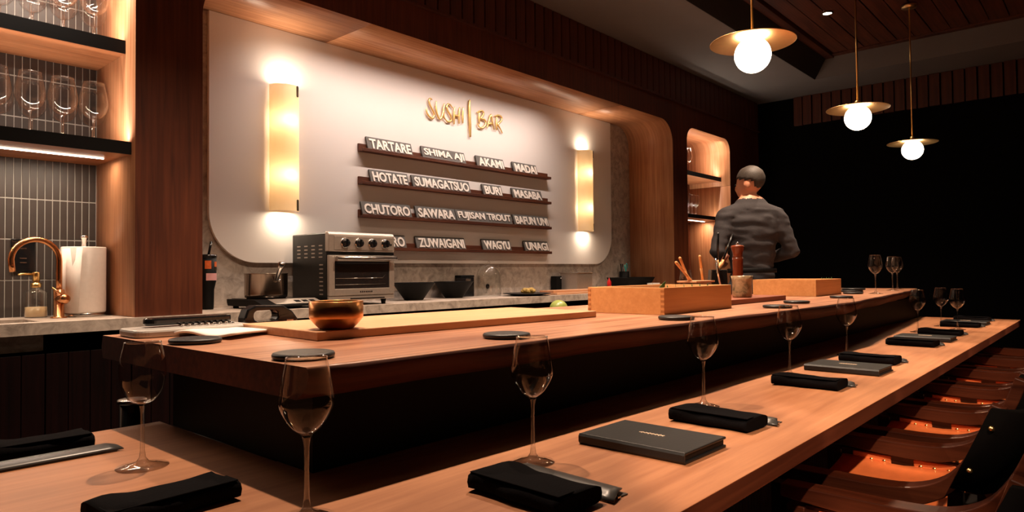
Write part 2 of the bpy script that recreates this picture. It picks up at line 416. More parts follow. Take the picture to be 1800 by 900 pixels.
# stone backsplash of the lit niche, veneer back of the right niche, tiled back of the left niche
struct(MB().box(1.31, 5.62, YB, YB+.1, CT-.02, TOP+.05).build('wall_stone', stonem))
struct(MB().box(5.85, 6.86, YB, YB+.1, CT-.02, TOP+.05).build('wall_niche', walnut))
wt = struct(MB().box(.08, 1.08, YB+.0012, YB+.1, CT-.02, TOP+.05).build('wall_tile', grout))
tl = None
for r_ in range(10):
    z1 = 1.4595-.17+.173*(r_-2)
    for c_ in range(29):
        x1 = 1.052-.0282*c_
        if x1 < .24: continue
        if z1 < CT-.17 or z1 > TOP: continue
        if tl is None:
            tl = MB().box(-.0250, 0, -.0008, .006, .0, .1682).build('tile', tile_m, wt, bevel=.0012, seg=1); o = tl
        else:
            o = tl.copy(); COL.objects.link(o)
        o.location = (x1, YB+random.uniform(-.0006, .0006), z1)

# counter: stone top with a sink cut-out, dark cabinets beneath
q = MB()
q.box(-2.4, .28, 2.98, YB, CT-.045, CT); q.box(.28, .74, 2.98, 3.05, CT-.045, CT); q.box(.28, .74, 3.28, YB, CT-.045, CT); q.box(.74, 7.58, 2.98, YB, CT-.045, CT)
tag(q.build('countertop', stonem), 'long grey stone countertop along the back wall under the lit niches', 'countertop')
q = MB(); q.box(.275, .745, 3.045, 3.285, CT-.11, CT-.10)
q.box(.27, .28, 3.045, 3.285, CT-.11, CT-.046); q.box(.74, .75, 3.045, 3.285, CT-.11, CT-.046); q.box(.28, .74, 3.04, 3.05, CT-.11, CT-.046); q.box(.28, .74, 3.28, 3.29, CT-.11, CT-.046)
tag(q.build('sink', stonem), 'stone sink let into the left end of the counter below the copper tap', 'sink')
cb = [('left of the bar end, furthest left', -.15), ('middle of three left of bar', .45), ('nearest the bar end under the wooden pillar', 1.05)]
for nm, x in cb:
    t = thing('base_cabinet', 'dark wooden base cabinet with tall doors, '+nm, 'cabinet', (x, 3.02, 0), group='dark cabinets under the left counter')
    MB().box(0, .598, .022, .44, .08, CT-.30).build('body', cabwood, t)
    MB().box(0, .598, .05, .44, 0, .08).build('plinth', black, t)
    for d_ in (0, .3):
        for k in range(4): MB().box(.003+d_+.0745*k, .003+d_+.0745*k+.0725, 0, .02, .09, CT-.12).build('door_board', cabwood, t, bevel=.002)
struct(MB().box(1.66, 7.58, 3.03, 3.5, 0, CT-.046).build('wall_counter', cabwood))
struct(MB().box(-2.4, -.16, 3.03, 3.5, 0, CT-.046).build('wall_counter_left', cabwood))
struct(MB().box(-2.4, 7.55, 1.95, 2.9, 0, .1).build('floor_platform', floorm))

# ------------------------------------------------------------------ cream panel, ledges, name tags, sign
po = rrect(1.559, 5.25, 1.191, TOP-.002, .26, 12, '1100')
q = MB(); q.prism(po, 'Y', YB-.022, YB-.001, 0, 1)
tag(q.build('wall_panel', [cream, creamedge]), 'large cream wall panel with rounded lower corners in the lit niche', 'panel')
PF = YB-.022
LEDGE = [('top', 1.871), ('second', 1.670), ('third', 1.468), ('lowest', 1.270)]
for i, (nm, z) in enumerate(LEDGE):
    t = thing('menu_ledge', f'{nm} of the four narrow walnut ledges on the cream panel', 'ledge', (0, 0, z), group='menu ledges on the cream panel')
    MB().box(2.466, 4.305, PF-.014, PF-.0005, 0, .05).build('back_strip', walnut_x, t, bevel=.0015)
    q = MB(); q.box(2.466, 4.305, PF-.052, PF-.0145, 0, .012); q.box(2.466, 4.305, PF-.052, PF-.044, .012, .02)
    q.build('ledge_lip', walnut_x, t, bevel=.0015)
def text_mesh(txt, w, h, ext, off):
    cu = bpy.data.curves.new('lettering', 'FONT'); cu.body = txt; cu.size = 1; cu.extrude = ext; cu.offset = off; cu.resolution_u = 3
    o = bpy.data.objects.new('tmp', cu); COL.objects.link(o)
    dg = bpy.context.evaluated_depsgraph_get(); dg.update()
    me = bpy.data.meshes.new_from_object(o.evaluated_get(dg))
    bpy.data.objects.remove(o); bpy.data.curves.remove(cu)
    xs = [v.co.x for v in me.vertices]; ys = [v.co.y for v in me.vertices]
    x0, x1, y0, y1 = min(xs), max(xs), min(ys), max(ys)
    for v in me.vertices: v.co.x = (v.co.x-(x0+x1)/2)*w/(x1-x0); v.co.y = (v.co.y-(y0+y1)/2)*h/(y1-y0); v.co.z = v.co.z
    me.name = 'lettering'
    return me
TAGS = [[('TARTARE', 2.519, 2.875), ('SHIMA AJI', 2.96, 3.359), ('AKAMI', 3.474, 3.768), ('MADAI', 3.869, 4.156)],
        [('HOTATE', 2.541, 2.842), ('SUMAGATSUO', 2.876, 3.403), ('BURI', 3.536, 3.742), ('MASABA', 3.859, 4.213)],
        [('CHUTORO', 2.478, 2.863), ('SAWARA', 2.906, 3.26), ('FUJISAN TROUT', 3.268, 3.847), ('BAFUN UNI', 3.871, 4.295)],
        [('OTORO', 2.530, 2.818), ('ZUWAIGANI', 2.905, 3.353), ('WAGYU', 3.527, 3.832), ('UNAGI', 3.995, 4.29)]]
for (nm, z), row in zip(LEDGE, TAGS):
    for txt, a, b_ in row:
        t = thing('name_tag', f'grey sign strip reading {txt} on the {nm} ledge', 'name tag', ((a+b_)/2, PF-.041, z+.0125), group='fish name tags on the ledges')
        t.rotation_euler = (math.radians(-18), 0, 0)
        w = b_-a
        MB().box(-w/2, w/2, 0, .006, 0, .092).build('plate', [tagm], t)
        MB().box(-w/2, w/2, .0062, .011, 0, .092).build('plate_back', tagedge, t)
        me = text_mesh(txt, w-.03, .066, .02, .028 if len(txt) > 8 else .032)
        for v in me.vertices: v.co.z *= .12
        me.materials.append(tagtext)
        o = bpy.data.objects.new('lettering', me); COL.objects.link(o); o.parent = t; o.rotation_euler = (PI/2, 0, 0); o.location = (.002, -.0024, .046)
STROKES = {'S': [[(3.063, 2.296), (3.045, 2.301), (3.035, 2.281), (3.045, 2.256), (3.07, 2.222), (3.082, 2.197), (3.072, 2.176), (3.054, 2.171), (3.026, 2.187), (3.014, 2.208), (3.016, 2.232)]],
 'U': [[(3.101, 2.293), (3.098, 2.258), (3.106, 2.212), (3.126, 2.179), (3.145, 2.187), (3.163, 2.23), (3.173, 2.289)], [(3.173, 2.289), (3.167, 2.242), (3.168, 2.203), (3.179, 2.181)]],
 'S_': [[(3.252, 2.272), (3.231, 2.291), (3.209, 2.291), (3.196, 2.271), (3.209, 2.242), (3.235, 2.214), (3.241, 2.187), (3.224, 2.173), (3.2, 2.172), (3.184, 2.183)]],
 'H': [[(3.272, 2.284), (3.266, 2.231), (3.265, 2.161)], [(3.321, 2.289), (3.315, 2.239), (3.314, 2.173)], [(3.268, 2.221), (3.29, 2.226), (3.315, 2.219)]],
 'I': [[(3.354, 2.295), (3.35, 2.241), (3.35, 2.182)]],
 'bar': [[(3.421, 2.362), (3.417, 2.306), (3.42, 2.224), (3.425, 2.094)]],
 'B': [[(3.518, 2.29), (3.515, 2.248), (3.517, 2.202)], [(3.492, 2.281), (3.524, 2.299), (3.553, 2.303), (3.562, 2.281), (3.535, 2.247), (3.571, 2.244), (3.586, 2.226), (3.576, 2.199), (3.546, 2.178), (3.517, 2.182), (3.497, 2.203)]],
 'A': [[(3.6, 2.186), (3.619, 2.24), (3.641, 2.29), (3.656, 2.237), (3.674, 2.184)], [(3.607, 2.216), (3.637, 2.225), (3.662, 2.221)]],
 'R': [[(3.706, 2.288), (3.699, 2.235), (3.701, 2.184)], [(3.678, 2.285), (3.719, 2.3), (3.755, 2.292), (3.754, 2.266), (3.718, 2.232), (3.736, 2.207), (3.764, 2.172)]]}
sg = thing('wall_sign', 'gold brush lettered SUSHI BAR sign on the cream panel above the ledges', 'sign', (3.4, PF, 2.23))
def smooth_path(p, n=6):
    out = []
    for i in range(len(p)-1):
        p0, p1, p2, p3 = [Vector(p[max(0, min(len(p)-1, j))]) for j in (i-1, i, i+1, i+2)]
        for k in range(n):
            t = k/n; out.append(.5*((2*p1)+(p2-p0)*t+(2*p0-5*p1+4*p2-p3)*t*t+(3*p1-p0-3*p2+p3)*t**3))
    out.append(Vector(p[-1])); return out
for k, ss in STROKES.items():
    q = MB()
    for p in ss:
        sp = smooth_path(p); n = len(sp); w = .0115 if k == 'bar' else .0078
        pts = [(x-3.4, -.014, z-2.23) for x, z in sp]
        rs = [w*(.55+.45*min(1, 4*i/n, 4*(n-1-i)/n+.1)) for i in range(n)]
        q.tube(pts, rs, 8, up=(0, 1, 0), sx=1, sy=.75)
    q.box(ss[0][1][0]-3.4-.002, ss[0][1][0]-3.4+.002, -.012, 0, ss[0][1][1]-2.23-.002, ss[0][1][1]-2.23+.002)
    q.build('divider' if k == 'bar' else 'letter', goldsign, sg)

# ------------------------------------------------------------------ wall sconces
def sconce(x, label):
    t = thing('wall_sconce', label, 'lamp', (x, PF, 1.82), group='paper sconces on the cream panel')
    w, d, h = .083, .085, .345
    pr_ = [(w*math.cos(a), -.012-d*math.sin(a)) for a in [PI*k/16 for k in range(17)]]
    q = MB()
    for zi, z in enumerate((-h, h)):
        q.v += [(x_, y_, z) for x_, y_ in pr_]
    for k in range(16): q.f.append([k, k+1, 17+k+1, 17+k]); q.mi.append(0); q.smooth.append(True)
    q.build('shade', shade_m, t)
    MB().box(-.05, .05, -.012, -.0005, -h*.9, h*.9).build('back_plate', cream, t)
    for z in (h-.062, -h):
        a = PI*.33
        cx, cy = (w+.003)*math.cos(a), -.012-(d+.003)*math.sin(a)
        q = MB(); q.prism(rrect(-.008, .008, 0, .062, .007), 'Y', -.002, .002); q.xf(Matrix.Translation((cx, cy, z)) @ Matrix.Rotation(PI/2-a if True else 0, 4, 'Z'))
        q.build('clip', bronze, t)
    for z in (-.15, .15):
        MB().sphere((0, -.035, z), .018, 12, 8).build('lamp_bulb', bulb_m, t)
        point((x, PF-.05, 1.82+z), 1.7, (1, .76, .5), .02)
    for z in (-h-.004, h+.004):
        area((x, PF-.045, 1.82+z), .09, .05, 1.4, (x, PF-.045, 1.82+z*3), (1, .82, .62))
bulb_m = emit('bulb_lit', (1, .78, .5), 3)
sconce(1.965, 'tall cream half-round wall sconce left of the ledges near the oven')
sconce(4.80, 'tall cream half-round wall sconce right of the ledges near the wooden column')

# ------------------------------------------------------------------ pendants and downlights
def pendant(loc, label, top=TRAY-.012):
    t = thing('pendant_lamp', label, 'lamp', loc, group='globe pendants over the bar')
    g = MB().sphere((0, 0, 0), .0755, 32, 20).build('globe', globe_m, t)
    q = MB(); q.lathe([(.02, .068), (.175, .052), (.177, .053), (.177, .055), (.02, .073)], 48); q.build('disc_shade', brassdisc, t)
    MB().lathe([(.0055, .072), (.0055, top-loc[2]-.02)], 10).build('stem', gold, t)
    MB().lathe([(.012, .068), (.016, .075), (.016, .10), (.008, .106)], 16).build('socket_cap', gold, t)
    MB().lathe([(.055, top-loc[2]-.02), (.055, top-loc[2])], 24).build('canopy', brassdisc, t)
pendant((2.86, 1.147, 2.05), 'nearest globe pendant with flat brass disc over the bar')
pendant((4.50, 1.16, 2.05), 'middle globe pendant with flat brass disc over the bar')
pendant((6.03, 1.168, 2.05), 'furthest globe pendant with flat brass disc near the end wall')
for i, (x, y) in enumerate(DL):
    if i < 4: continue
    t = thing('downlight', 'small round recessed downlight glowing in the wooden ceiling tray', 'light', (x, y, TRAY-.01))
    MB().lathe([(.034, 0), (.045, 0), (.045, .012), (.034, .012)], 24, cap0=False, cap1=False).build('rim', bronze, t)
    MB().lathe([(.033, .004), (.033, .01)], 20).build('lens', spot_m, t)

# ------------------------------------------------------------------ wine glasses
GP = {'tulip': ([(.0, .0045), (.006, .0045), (.0085, .126), (.021, .135), (.032, .150), (.0395, .165), (.0415, .175), (.040, .190), (.0365, .213), (.0325, .232), (.0305, .243)], .042),
      'egg': ([(.0, .0045), (.006, .0045), (.010, .122), (.022, .128), (.033, .143), (.0395, .165), (.0415, .185), (.0395, .208), (.035, .228), (.0325, .240)], .047),
      'balloon': ([(.0, .0045), (.006, .0045), (.010, .100), (.028, .108), (.044, .128), (.0525, .155), (.053, .175), (.048, .205), (.042, .235), (.039, .25)], .042),
      'flute': ([(.0, .0045), (.006, .0045), (.007, .092), (.02, .102), (.030, .125), (.033, .15), (.0315, .18), (.028, .205)], .034)}
def make_glass(kind, label, loc, group):
    prof, fr = GP[kind]; zb = prof[2][1]
    t = thing('wine_glass', label, 'glass', loc, group=group)
    q = MB(); bp_ = smooth_path([(r, z) for r, z in prof[2:]], 4); bp_ = [(max(.0005, p[0]), p[1]) for p in bp_]
    q.lathe([(.0005, zb-.001)]+bp_, 32, cap0=False, cap1=False); q.build('bowl', wineglass, t)
    q = MB(); q.lathe([(fr, 0), (fr, .0015), (fr*.6, .005), (fr*.25, .010), (.006, .018), (.0042, .032), (.0036, zb*.55), (.0038, zb-.02), (.006, zb-.006), (.0085, zb-.0005), (.001, zb+.0005)], 28); q.build('stem', solidglass, t)
    q = MB(); rr, zt = prof[-1]; q.lathe([(rr-.0006, zt-.001), (rr+.0006, zt-.001), (rr+.0006, zt+.0006), (rr-.0006, zt+.0006), (rr-.0006, zt-.001)], 32); q.build('rim', solidglass, t)
    return t
BT, ST = .76, .97
gl = make_glass('tulip', 'tall tulip wine glass nearest the camera before the slab corner', (.568, .925, BT), 'wine glasses on the lower bar')
GB = [(1.02, .856, 'tulip wine glass behind the nearest folded napkin on the lower bar'), (1.735, .848, 'tulip wine glass beside the napkin just beyond the big black menu'),
      (2.40, .852, 'third tulip wine glass along the lower bar counted from the slab corner'), (3.14, .872, 'tulip wine glass behind the second menu down the lower bar'),
      (4.50, .865, 'tulip wine glass behind the third menu far down the lower bar'), (5.02, .835, 'far tulip wine glass half hidden between two others near the bar end'), (4.80, .715, 'tulip wine glass set forward of its row near the far bar end')]
for x, y, lb in GB: dup(gl, (x, y, BT), 0, lb)
GS = [(4.70, 1.13, 'wine glass standing alone on the slab edge at its far end'), (5.45, 1.20, 'left of the two paired wine glasses at the far slab end'), (5.78, 1.24, 'right of the two paired wine glasses at the far slab end')]
for x, y, lb in GS: dup(gl, (x, y, ST), 0, lb)['group'] = 'wine glasses on the slab'
make_glass('egg', 'rounded wine glass on the left wing of the bar by the napkin', (.513, 1.417, BT), 'wine glass on the left wing')
# shelves of the side niches
def shelf(name, x0, x1, y0, z0, z1, label, strip, group):
    t = thing(name, label, 'shelf', (0, 0, 0), group=group)
    MB().box(x0+.001, x1-.001, y0+.006, YB-.003, z0, z1).build('board', [lining_flat], t)
    MB().box(x0+.001, x1-.001, y0, y0+.0055, z0, z1+.005).build('front_edge', black, t)
    if strip:
        MB().box(x0+.03, x1-.05, y0+.17, y0+.177, z0-.005, z0-.0005).build('led_strip', led_m, t)
        area(((x0+x1)/2, y0+.176, z0-.008), x1-x0-.1, .01, strip, ((x0+x1)/2, y0+.176, z0-1), WARM2)
    MB().box(x0+.03, x1-.03, y0+.012, y0+.02, z1+.0005, z1+.003).build('led_strip', led_m, t)
    area(((x0+x1)/2, y0+.03, z1+.006), x1-x0-.06, .01, 5.5 if x0 < 2 else 3.5, ((x0+x1)/2, y0+.12, z1+.5), (1, .82, .66))
    return t
lining_flat = wood('shelf_veneer', (.30, .11, .045, 1), (.46, .20, .09, 1), 'X', rough=.45)
shelf('glass_shelf', .105, 1.055, 3.11, 2.066, 2.117, 'upper walnut glass shelf in the tiled left niche', 0, 'glass shelves')
shelf('glass_shelf', .105, 1.055, 3.04, 1.630, 1.677, 'middle walnut shelf with a light strip beneath in the tiled left niche', 7, 'glass shelves')
shelf('glass_shelf', 5.876, 6.83, 3.10, 2.060, 2.097, 'upper glass shelf in the small arched right niche', 0, 'glass shelves')
shelf('glass_shelf', 5.876, 6.83, 3.10, 1.645, 1.675, 'lower lit glass shelf in the small arched right niche', 6, 'glass shelves')
area((.58, 3.05, 2.47), .8, .02, 13, (.58, 3.25, 1.5), (1, .82, .66))
area((6.35, 3.05, 2.47), .8, .02, 6, (6.35, 3.25, 1.5), (1, .82, .66))
ORD = ('first', 'second', 'third', 'fourth', 'fifth', 'sixth')
for z, nm in ((2.1205, 'upper'), (1.6805, 'middle')):
    first = None
    for row, (y, xo) in enumerate(((3.17, 0), (3.33, .048))):
        for k in range(5):
            lb = f'balloon wine glass, {ORD[k]} from the pillar, {"front" if row == 0 else "rear"} row of the {nm} tiled-niche shelf'
            loc = (.953-.111*k+xo-(.0 if row == 0 else .005), y, z)
            if first is None: first = make_glass('balloon', lb, loc, f'balloon glasses on the {nm} tiled-niche shelf')
            else: dup(first, loc, 0, lb)
first = None
for z, nm, xs, ys in ((2.1005, 'upper', (6.0, 6.13, 6.26), (3.2, 3.34)), (1.6785, 'lower', (5.96, 6.045, 6.13, 6.215, 6.30, 6.385), (3.17, 3.28))):
    first = None
    for iy, y in enumerate(ys):
        for ix, x in enumerate(xs):
            kd = 'balloon' if nm == 'upper' else 'flute'
            lb = f'{"big balloon" if nm == "upper" else "small"} glass, {ORD[ix]} from the left, {"front" if iy == 0 else "rear"} row, {nm} right-niche shelf'
            if first is None: first = make_glass(kd, lb, (x, y, z), f'glasses on the {nm} right-niche shelf')
            else: dup(first, (x, y, z), 0, lb)
# ------------------------------------------------------------------ bar
poly = [(.05, .507), (5.92, .507), (5.92, 1.25), (.70, 1.25), (.70, 1.82), (.05, 1.82)]
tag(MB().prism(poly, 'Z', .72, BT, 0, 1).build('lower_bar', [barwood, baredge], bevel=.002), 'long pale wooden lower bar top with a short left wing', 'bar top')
q = MB(); nx = 60
def edge(x):
    base = 1.035-.03*min(1, max(0, (x-.635)/.9))-.055*min(1, max(0, (x-1.5)/2)) + (.14*max(0, (x-3.6)/1.7) if x > 3.6 else 0)
    return base + .012*noise.noise(Vector((x*2.1, 3.3, 0))) + .010*noise.noise(Vector((x*7, 1.3, 0)))*(1 if x > 1.2 else .2)
xs = [.635+(6.05-.635)*k/nx for k in range(nx+1)]
NV = 9
for x in xs:
    e = edge(x); eb = .02*noise.noise(Vector((x*3, 7.7, 0))); yb = 2.03-.27*min(1, max(0, (x-1.0)/2.6)) + .01*noise.noise(Vector((x*3, 9, 0)))
    mid = [(e+.001, .968), (e-.004+.3*eb, .955), (e+.006+.6*eb, .938), (e+.022+eb, .921), (e+.04+eb, .911)]
    q.v += [(x, e+.004, .970)]+[(x, y, z) for y, z in mid]+[(x, yb, .91), (x, yb+.01, .94), (x, yb, .97)]
for i in range(nx):
    for k in range(NV):
        k2 = (k+1) % NV
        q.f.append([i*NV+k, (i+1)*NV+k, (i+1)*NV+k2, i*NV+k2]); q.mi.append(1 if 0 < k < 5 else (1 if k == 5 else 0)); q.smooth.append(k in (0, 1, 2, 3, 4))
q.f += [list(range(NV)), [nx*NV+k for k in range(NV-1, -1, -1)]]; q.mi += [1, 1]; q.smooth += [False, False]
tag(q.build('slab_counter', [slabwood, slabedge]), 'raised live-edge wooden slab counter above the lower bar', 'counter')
rb = thing('bar_base', 'black bar base carrying the raised slab and the lower bar top', 'bar base', (0, 0, 0))
MB().box(.70, 5.90, 1.12, 1.74, .7605, .9095).build('riser', black, rb)
MB().box(.62, 5.90, .98, 1.8, 0, .7195).build('body', black, rb)
MB().box(.50, .60, .98, 1.8, 0, .7195).build('wing_panel', black, rb)
MB().box(1.3, 3.3, 1.76, 2.16, .875, .9055).build('prep_ledge', black, rb, bevel=.003)
q = MB()
for k in range(210):
    x = .62+.025*k
    q.add([(x, .98, 0), (x+.006, .968, 0), (x+.014, .968, 0), (x+.02, .98, 0), (x, .98, .7195), (x+.006, .968, .7195), (x+.014, .968, .7195), (x+.02, .98, .7195)], [(0, 1, 5, 4), (1, 2, 6, 5), (2, 3, 7, 6)])
flutem = plain('fluted_grey_panel', L(120, 120, 116), .4, nz=.1)
fo = q.build('fluted_panel', flutem, rb); fo['kind'] = 'stuff'

# ------------------------------------------------------------------ table settings
def napkin(label, loc, rotz=0, group='folded black napkins on the bar'):
    # folded roll, long side along local y, about 0.2 long and 0.11 wide
    q = MB(); nx_, ny_ = 14, 16
    for j in range(ny_+1):
        y = -.10+.2*j/ny_
        for i in range(nx_):
            a = 2*PI*i/nx_; c_, s_ = math.cos(a), math.sin(a)
            x = .056*math.copysign(abs(c_)**.45, c_)*(1-.06*abs(math.sin(6*y/.2))); z = .0145*math.copysign(abs(s_)**.6, s_)
            z += .0155 + .004*noise.noise(Vector((x*18, y*16, loc[0])))*(s_ > 0) + (.005*(math.exp(-((y-.07)/.03)**2)) if s_ > .2 else 0)
            x += .004*noise.noise(Vector((y*14, loc[0]*3, 2)))
            y2 = y + .006*noise.noise(Vector((x*20, loc[0], 5)))
            q.v.append((x, y2, max(.0006, z)))
    for j in range(ny_):
        for i in range(nx_): q.f.append([j*nx_+i, j*nx_+(i+1) % nx_, (j+1)*nx_+(i+1) % nx_, (j+1)*nx_+i]); q.mi.append(0); q.smooth.append(True)
    q.f += [list(range(nx_-1, -1, -1)), [ny_*nx_+i for i in range(nx_)]]; q.mi += [0, 0]; q.smooth += [False, False]
    t = thing('napkin', label, 'napkin', loc, rotz, group)
    q.build('folded_cloth', blackfab, t)
    # top fold flap
    f = MB(); f.box(-.05, -.012, -.098, .098, .0315, .0335); f.xf(Matrix.Rotation(.0, 4, 'Y')); f.build('top_fold', blackfab, t, bevel=.001)
    return t
def sleeve(label, loc, rotz=0):
    q = MB(); n = 8
    ends = ((-.125, .012), (-.10, 0), (.10, 0), (.118, 0))
    for j, (y, dy) in enumerate(ends):
        for i in range(n+1):
            u = -1+2*i/n; h = (.012 if 0 < j < 3 else .009)*(1-u*u*.85)
            q.v.append((.028*u, y+dy*(u+1)*(1 if j == 0 else 0), h+.003+(.004*max(0, u-.6)/.4)))
    m_ = n+1
    for j in range(3):
        for i in range(n): q.f.append([j*m_+i, j*m_+i+1, (j+1)*m_+i+1, (j+1)*m_+i]); q.mi.append(0); q.smooth.append(True)
    t = thing('cutlery_sleeve', label, 'sleeve', loc, rotz, 'dark cutlery sleeves beside the napkins')
    o = q.build('upper_flap', sleevem, t); md = o.modifiers.new('thick', 'SOLIDIFY'); md.thickness = .002
    MB().box(-.028, .028, -.112, .116, .0004, .0022).build('lower_flap', sleevem, t)
    MB().box(-.005, .003, -.1165, .06, .0024, .0048).build('metal_handle', chromem, t)
    return t
NAP = [(.862, .725, 'nearest folded black napkin on the lower bar before the wine glass'), (1.555, .725, 'folded black napkin just beyond the big black menu'), (2.235, .735, 'third folded black napkin along the lower bar'),
       (2.945, .735, 'folded black napkin just beyond the second menu'), (3.70, .735, 'folded black napkin before the third menu'), (4.38, .735, 'folded black napkin just beyond the third menu'), (5.03, .735, 'folded black napkin before the far menu'), (5.62, .75, 'furthest folded black napkin near the bar end')]
for i, (x, y, lb) in enumerate(NAP):
    napkin(lb, (x, y, BT), random.uniform(-.05, .02)-.03)
    sleeve(lb.replace('folded black napkin', 'dark cutlery sleeve beside the folded napkin'), (x+.088, y, BT), -.08+.05*random.random())
napkin('black napkin on the left wing of the bar beside the egg shaped glass', (.40, 1.70, BT), PI/2-.03)
sleeve('grey satin cutlery sleeve on the left wing of the bar', (.41, 1.607, BT), PI/2+.0)
napkin('black napkin at the corner of the bar cut off by the bottom edge', (.44, 1.13, BT), PI/2+.05)
def menu(label, loc, rotz):
    t = thing('menu', label, 'menu', loc, rotz, 'black leather menus on the bar')
    MB().box(-.087, .087, -.125, .125, .0005, .006).build('back_cover', blackleather, t, bevel=.002)
    MB().box(-.084, .082, -.121, .121, .0065, .017).build('pages', black, t)
    MB().box(-.087, .087, -.125, .125, .0175, .023).build('front_cover', blackleather, t, bevel=.002)
    MB().prism([(-.087, .0005), (-.0905, .006), (-.0905, .018), (-.087, .023)], 'Y', -.125, .125).build('spine', blackleather, t)
    # small foil emblem: a row of lettering strokes
    q = MB()
    for k in range(7):
        y = -.026+.0085*k; hgt = (.006, .010, .007, .007, .009, .006, .007)[k]
        q.tube([(.004-hgt*.6, y, .0236), (.004, y+.002, .0236), (.004+hgt*.5, y-.001, .0236)], .0011, 5)
        q.tube([(.004, y+.002, .0236), (.003, y+.0075, .0236)], .0009, 5)
    q.build('foil_lettering', foil, t)
    return t
menu('nearest black leather menu lying on the lower bar', (1.275, .742, BT), -.02)
menu('second black leather menu down the lower bar', (2.66, .735, BT), -.03)
menu('third black leather menu down the lower bar', (4.02, .74, BT), -.02)
menu('furthest black leather menu near the bar end', (5.30, .745, BT), -.02)
def coaster(label, x, y, z=ST, r=.058):
    q = MB(); q.lathe([(r-.006, .0003), (r-.001, .003), (r, .008), (r-.002, .0115), (r-.006, .0125), (r-.010, .0118), (0.0005, .0115)], 40)
    return tag(q.build('coaster', plate_m, loc=(x, y, z)), label, 'coaster', 'dark round coasters on the slab')
for x, y, lb in [(.70, 1.615, 'dark round coaster at the left slab edge beside the paper'), (.703, 1.155, 'dark round coaster at the near corner of the slab'), (1.225, 1.108, 'dark round coaster before the long cutting board behind the second glass'),
                 (2.0, 1.068, 'dark round coaster before the nearer wooden box'), (2.83, 1.05, 'dark round coaster right of the nearer wooden box by the slab edge'), (3.26, 1.12, 'dark round coaster before the dark red board'),
                 (3.95, 1.12, 'dark round coaster behind the fourth glass before the far box'), (4.62, 1.24, 'single dark round coaster right of the far wooden box')]:
    coaster(lb, x, y)
for k, lb in enumerate(('lower of two stacked dark coasters past the far box', 'upper of two stacked dark coasters past the far box')): coaster(lb, 5.02+.02*k, 1.36-.01*k, ST+.0131*k, .075)
coaster('dark coaster beside the stacked pair past the far box', 5.25, 1.42)

# ------------------------------------------------------------------ things on the slab
cbd = MB().box(0, 1.06, 0, .42, 0, .0215).build('cutting_board', hinoki, bevel=.002); cbd.location = (.897, 1.414, ST+.0003); cbd.rotation_euler = (0, 0, -.062)
tag(cbd, 'long pale wooden cutting board lying on the slab under the copper bowl', 'cutting board')
q = MB(); q.lathe([(.040, .0), (.045, .004), (.055, .014), (.0625, .024), (.0645, .0265), (.0655, .0275), (.066, .032), (.0665, .068), (.0635, .069), (.0625, .068), (.0625, .036), (.055, .024), (.001, .012)], 48)
tag(q.build('copper_bowl', copperbowl, loc=(.982, 1.462, ST+.0222)), 'brushed copper bowl on the near end of the cutting board', 'bowl')
def neta_box(x0, x1, y0, y1, label, dov):
    t = thing('wooden_box', label, 'box', ((x0+x1)/2, (y0+y1)/2, ST+.0004), group='pale wooden boxes on the slab')
    w, d, h, th = (x1-x0)/2, (y1-y0)/2, .097, .014
    MB().box(-w, w, -d, -d+th, 0, h).build('front_panel', hinoki_or, t, bevel=.001)
    MB().box(-w, w, d-th, d, 0, h).build('back_panel', hinoki_or, t, bevel=.001)
    MB().box(-w, -w+th, -d+th, d-th, 0, h).build('side_panel', hinoki_or, t, bevel=.001)
    MB().box(w-th, w, -d+th, d-th, 0, h).build('side_panel', hinoki_or, t, bevel=.001)
    MB().box(-w+th, w-th, -d+th, d-th, .002, .01).build('bottom_board', hinoki, t)
    if dov:
        endg = MATS['redwood_joint']
        for k in range(5):
            MB().box(-w-.0006, -w+.0005, -d+.0004, -d+th, .008+k*.018, .017+k*.018).build('box_joint', endg, t)
            MB().box(-w-.0006, -w+.0005, d-th, d, .008+k*.018, .017+k*.018).build('box_joint', endg, t)
    MB().box(-w+th, w-th, -d+th, d-th, h-.014, h-.011).build('glass_lid', bottle_glass, t)
    return t
wood('redwood_joint', (.40, .16, .05, 1), (.5, .2, .07, 1), 'X')
neta_box(2.17, 2.735, 1.205, 1.535, 'nearer pale wooden box with jointed corners on the slab', True)
neta_box(4.09, 4.57, 1.295, 1.665, 'farther pale wooden box near the far end of the slab', False)
def leafp(label, x, y, z, h, w, n=0):
    q = MB(); q.v = [(-w, 0, 0), (w, 0, 0), (w*.6, .002, h*.5), (0, .004, h), (-w*.6, .002, h*.5), (-w, .0015, 0), (w, .0015, 0), (w*.6, .0035, h*.5), (0, .0052, h), (-w*.6, .0035, h*.5)]
    q.f = [[0, 1, 2, 3, 4], [9, 8, 7, 6, 5]]+[[i, 5+i, 5+(i+1) % 5, (i+1) % 5] for i in range(5)]; q.mi = [0]*7; q.smooth = [False]*7
    o = q.build('garnish_leaf', green, loc=(x, y, z)); o.rotation_euler = (0, 0, .4*n)
    return tag(o, label, 'leaf', 'green garnish leaves in the wooden boxes')
big = leafp('large pointed green leaf at the near corner of the nearer box', 2.225, 1.25, ST+.083, .045, .016); big.rotation_euler = (.1, .6, -.3)
for k in range(6): leafp(f'small green leaf tip, {ORD[k]} from the left along the rim of the nearer box', 2.30+.066*k, 1.26, ST+.084, .022, .007, k)
for k in range(5): leafp(f'small green leaf tip, {ORD[k]} from the left along the rim of the farther box', 4.32+.045*k, 1.33, ST+.084, .026-.003*(k % 2), .006, k)
q = MB(); q.sphere((0, 0, 0), .045, 24, 14, sz=.935); tag(q.build('green_citrus', limem, loc=(2.63, 2.035, .906+.0422)), 'pale green round citrus half hidden behind the far end of the cutting board', 'fruit')
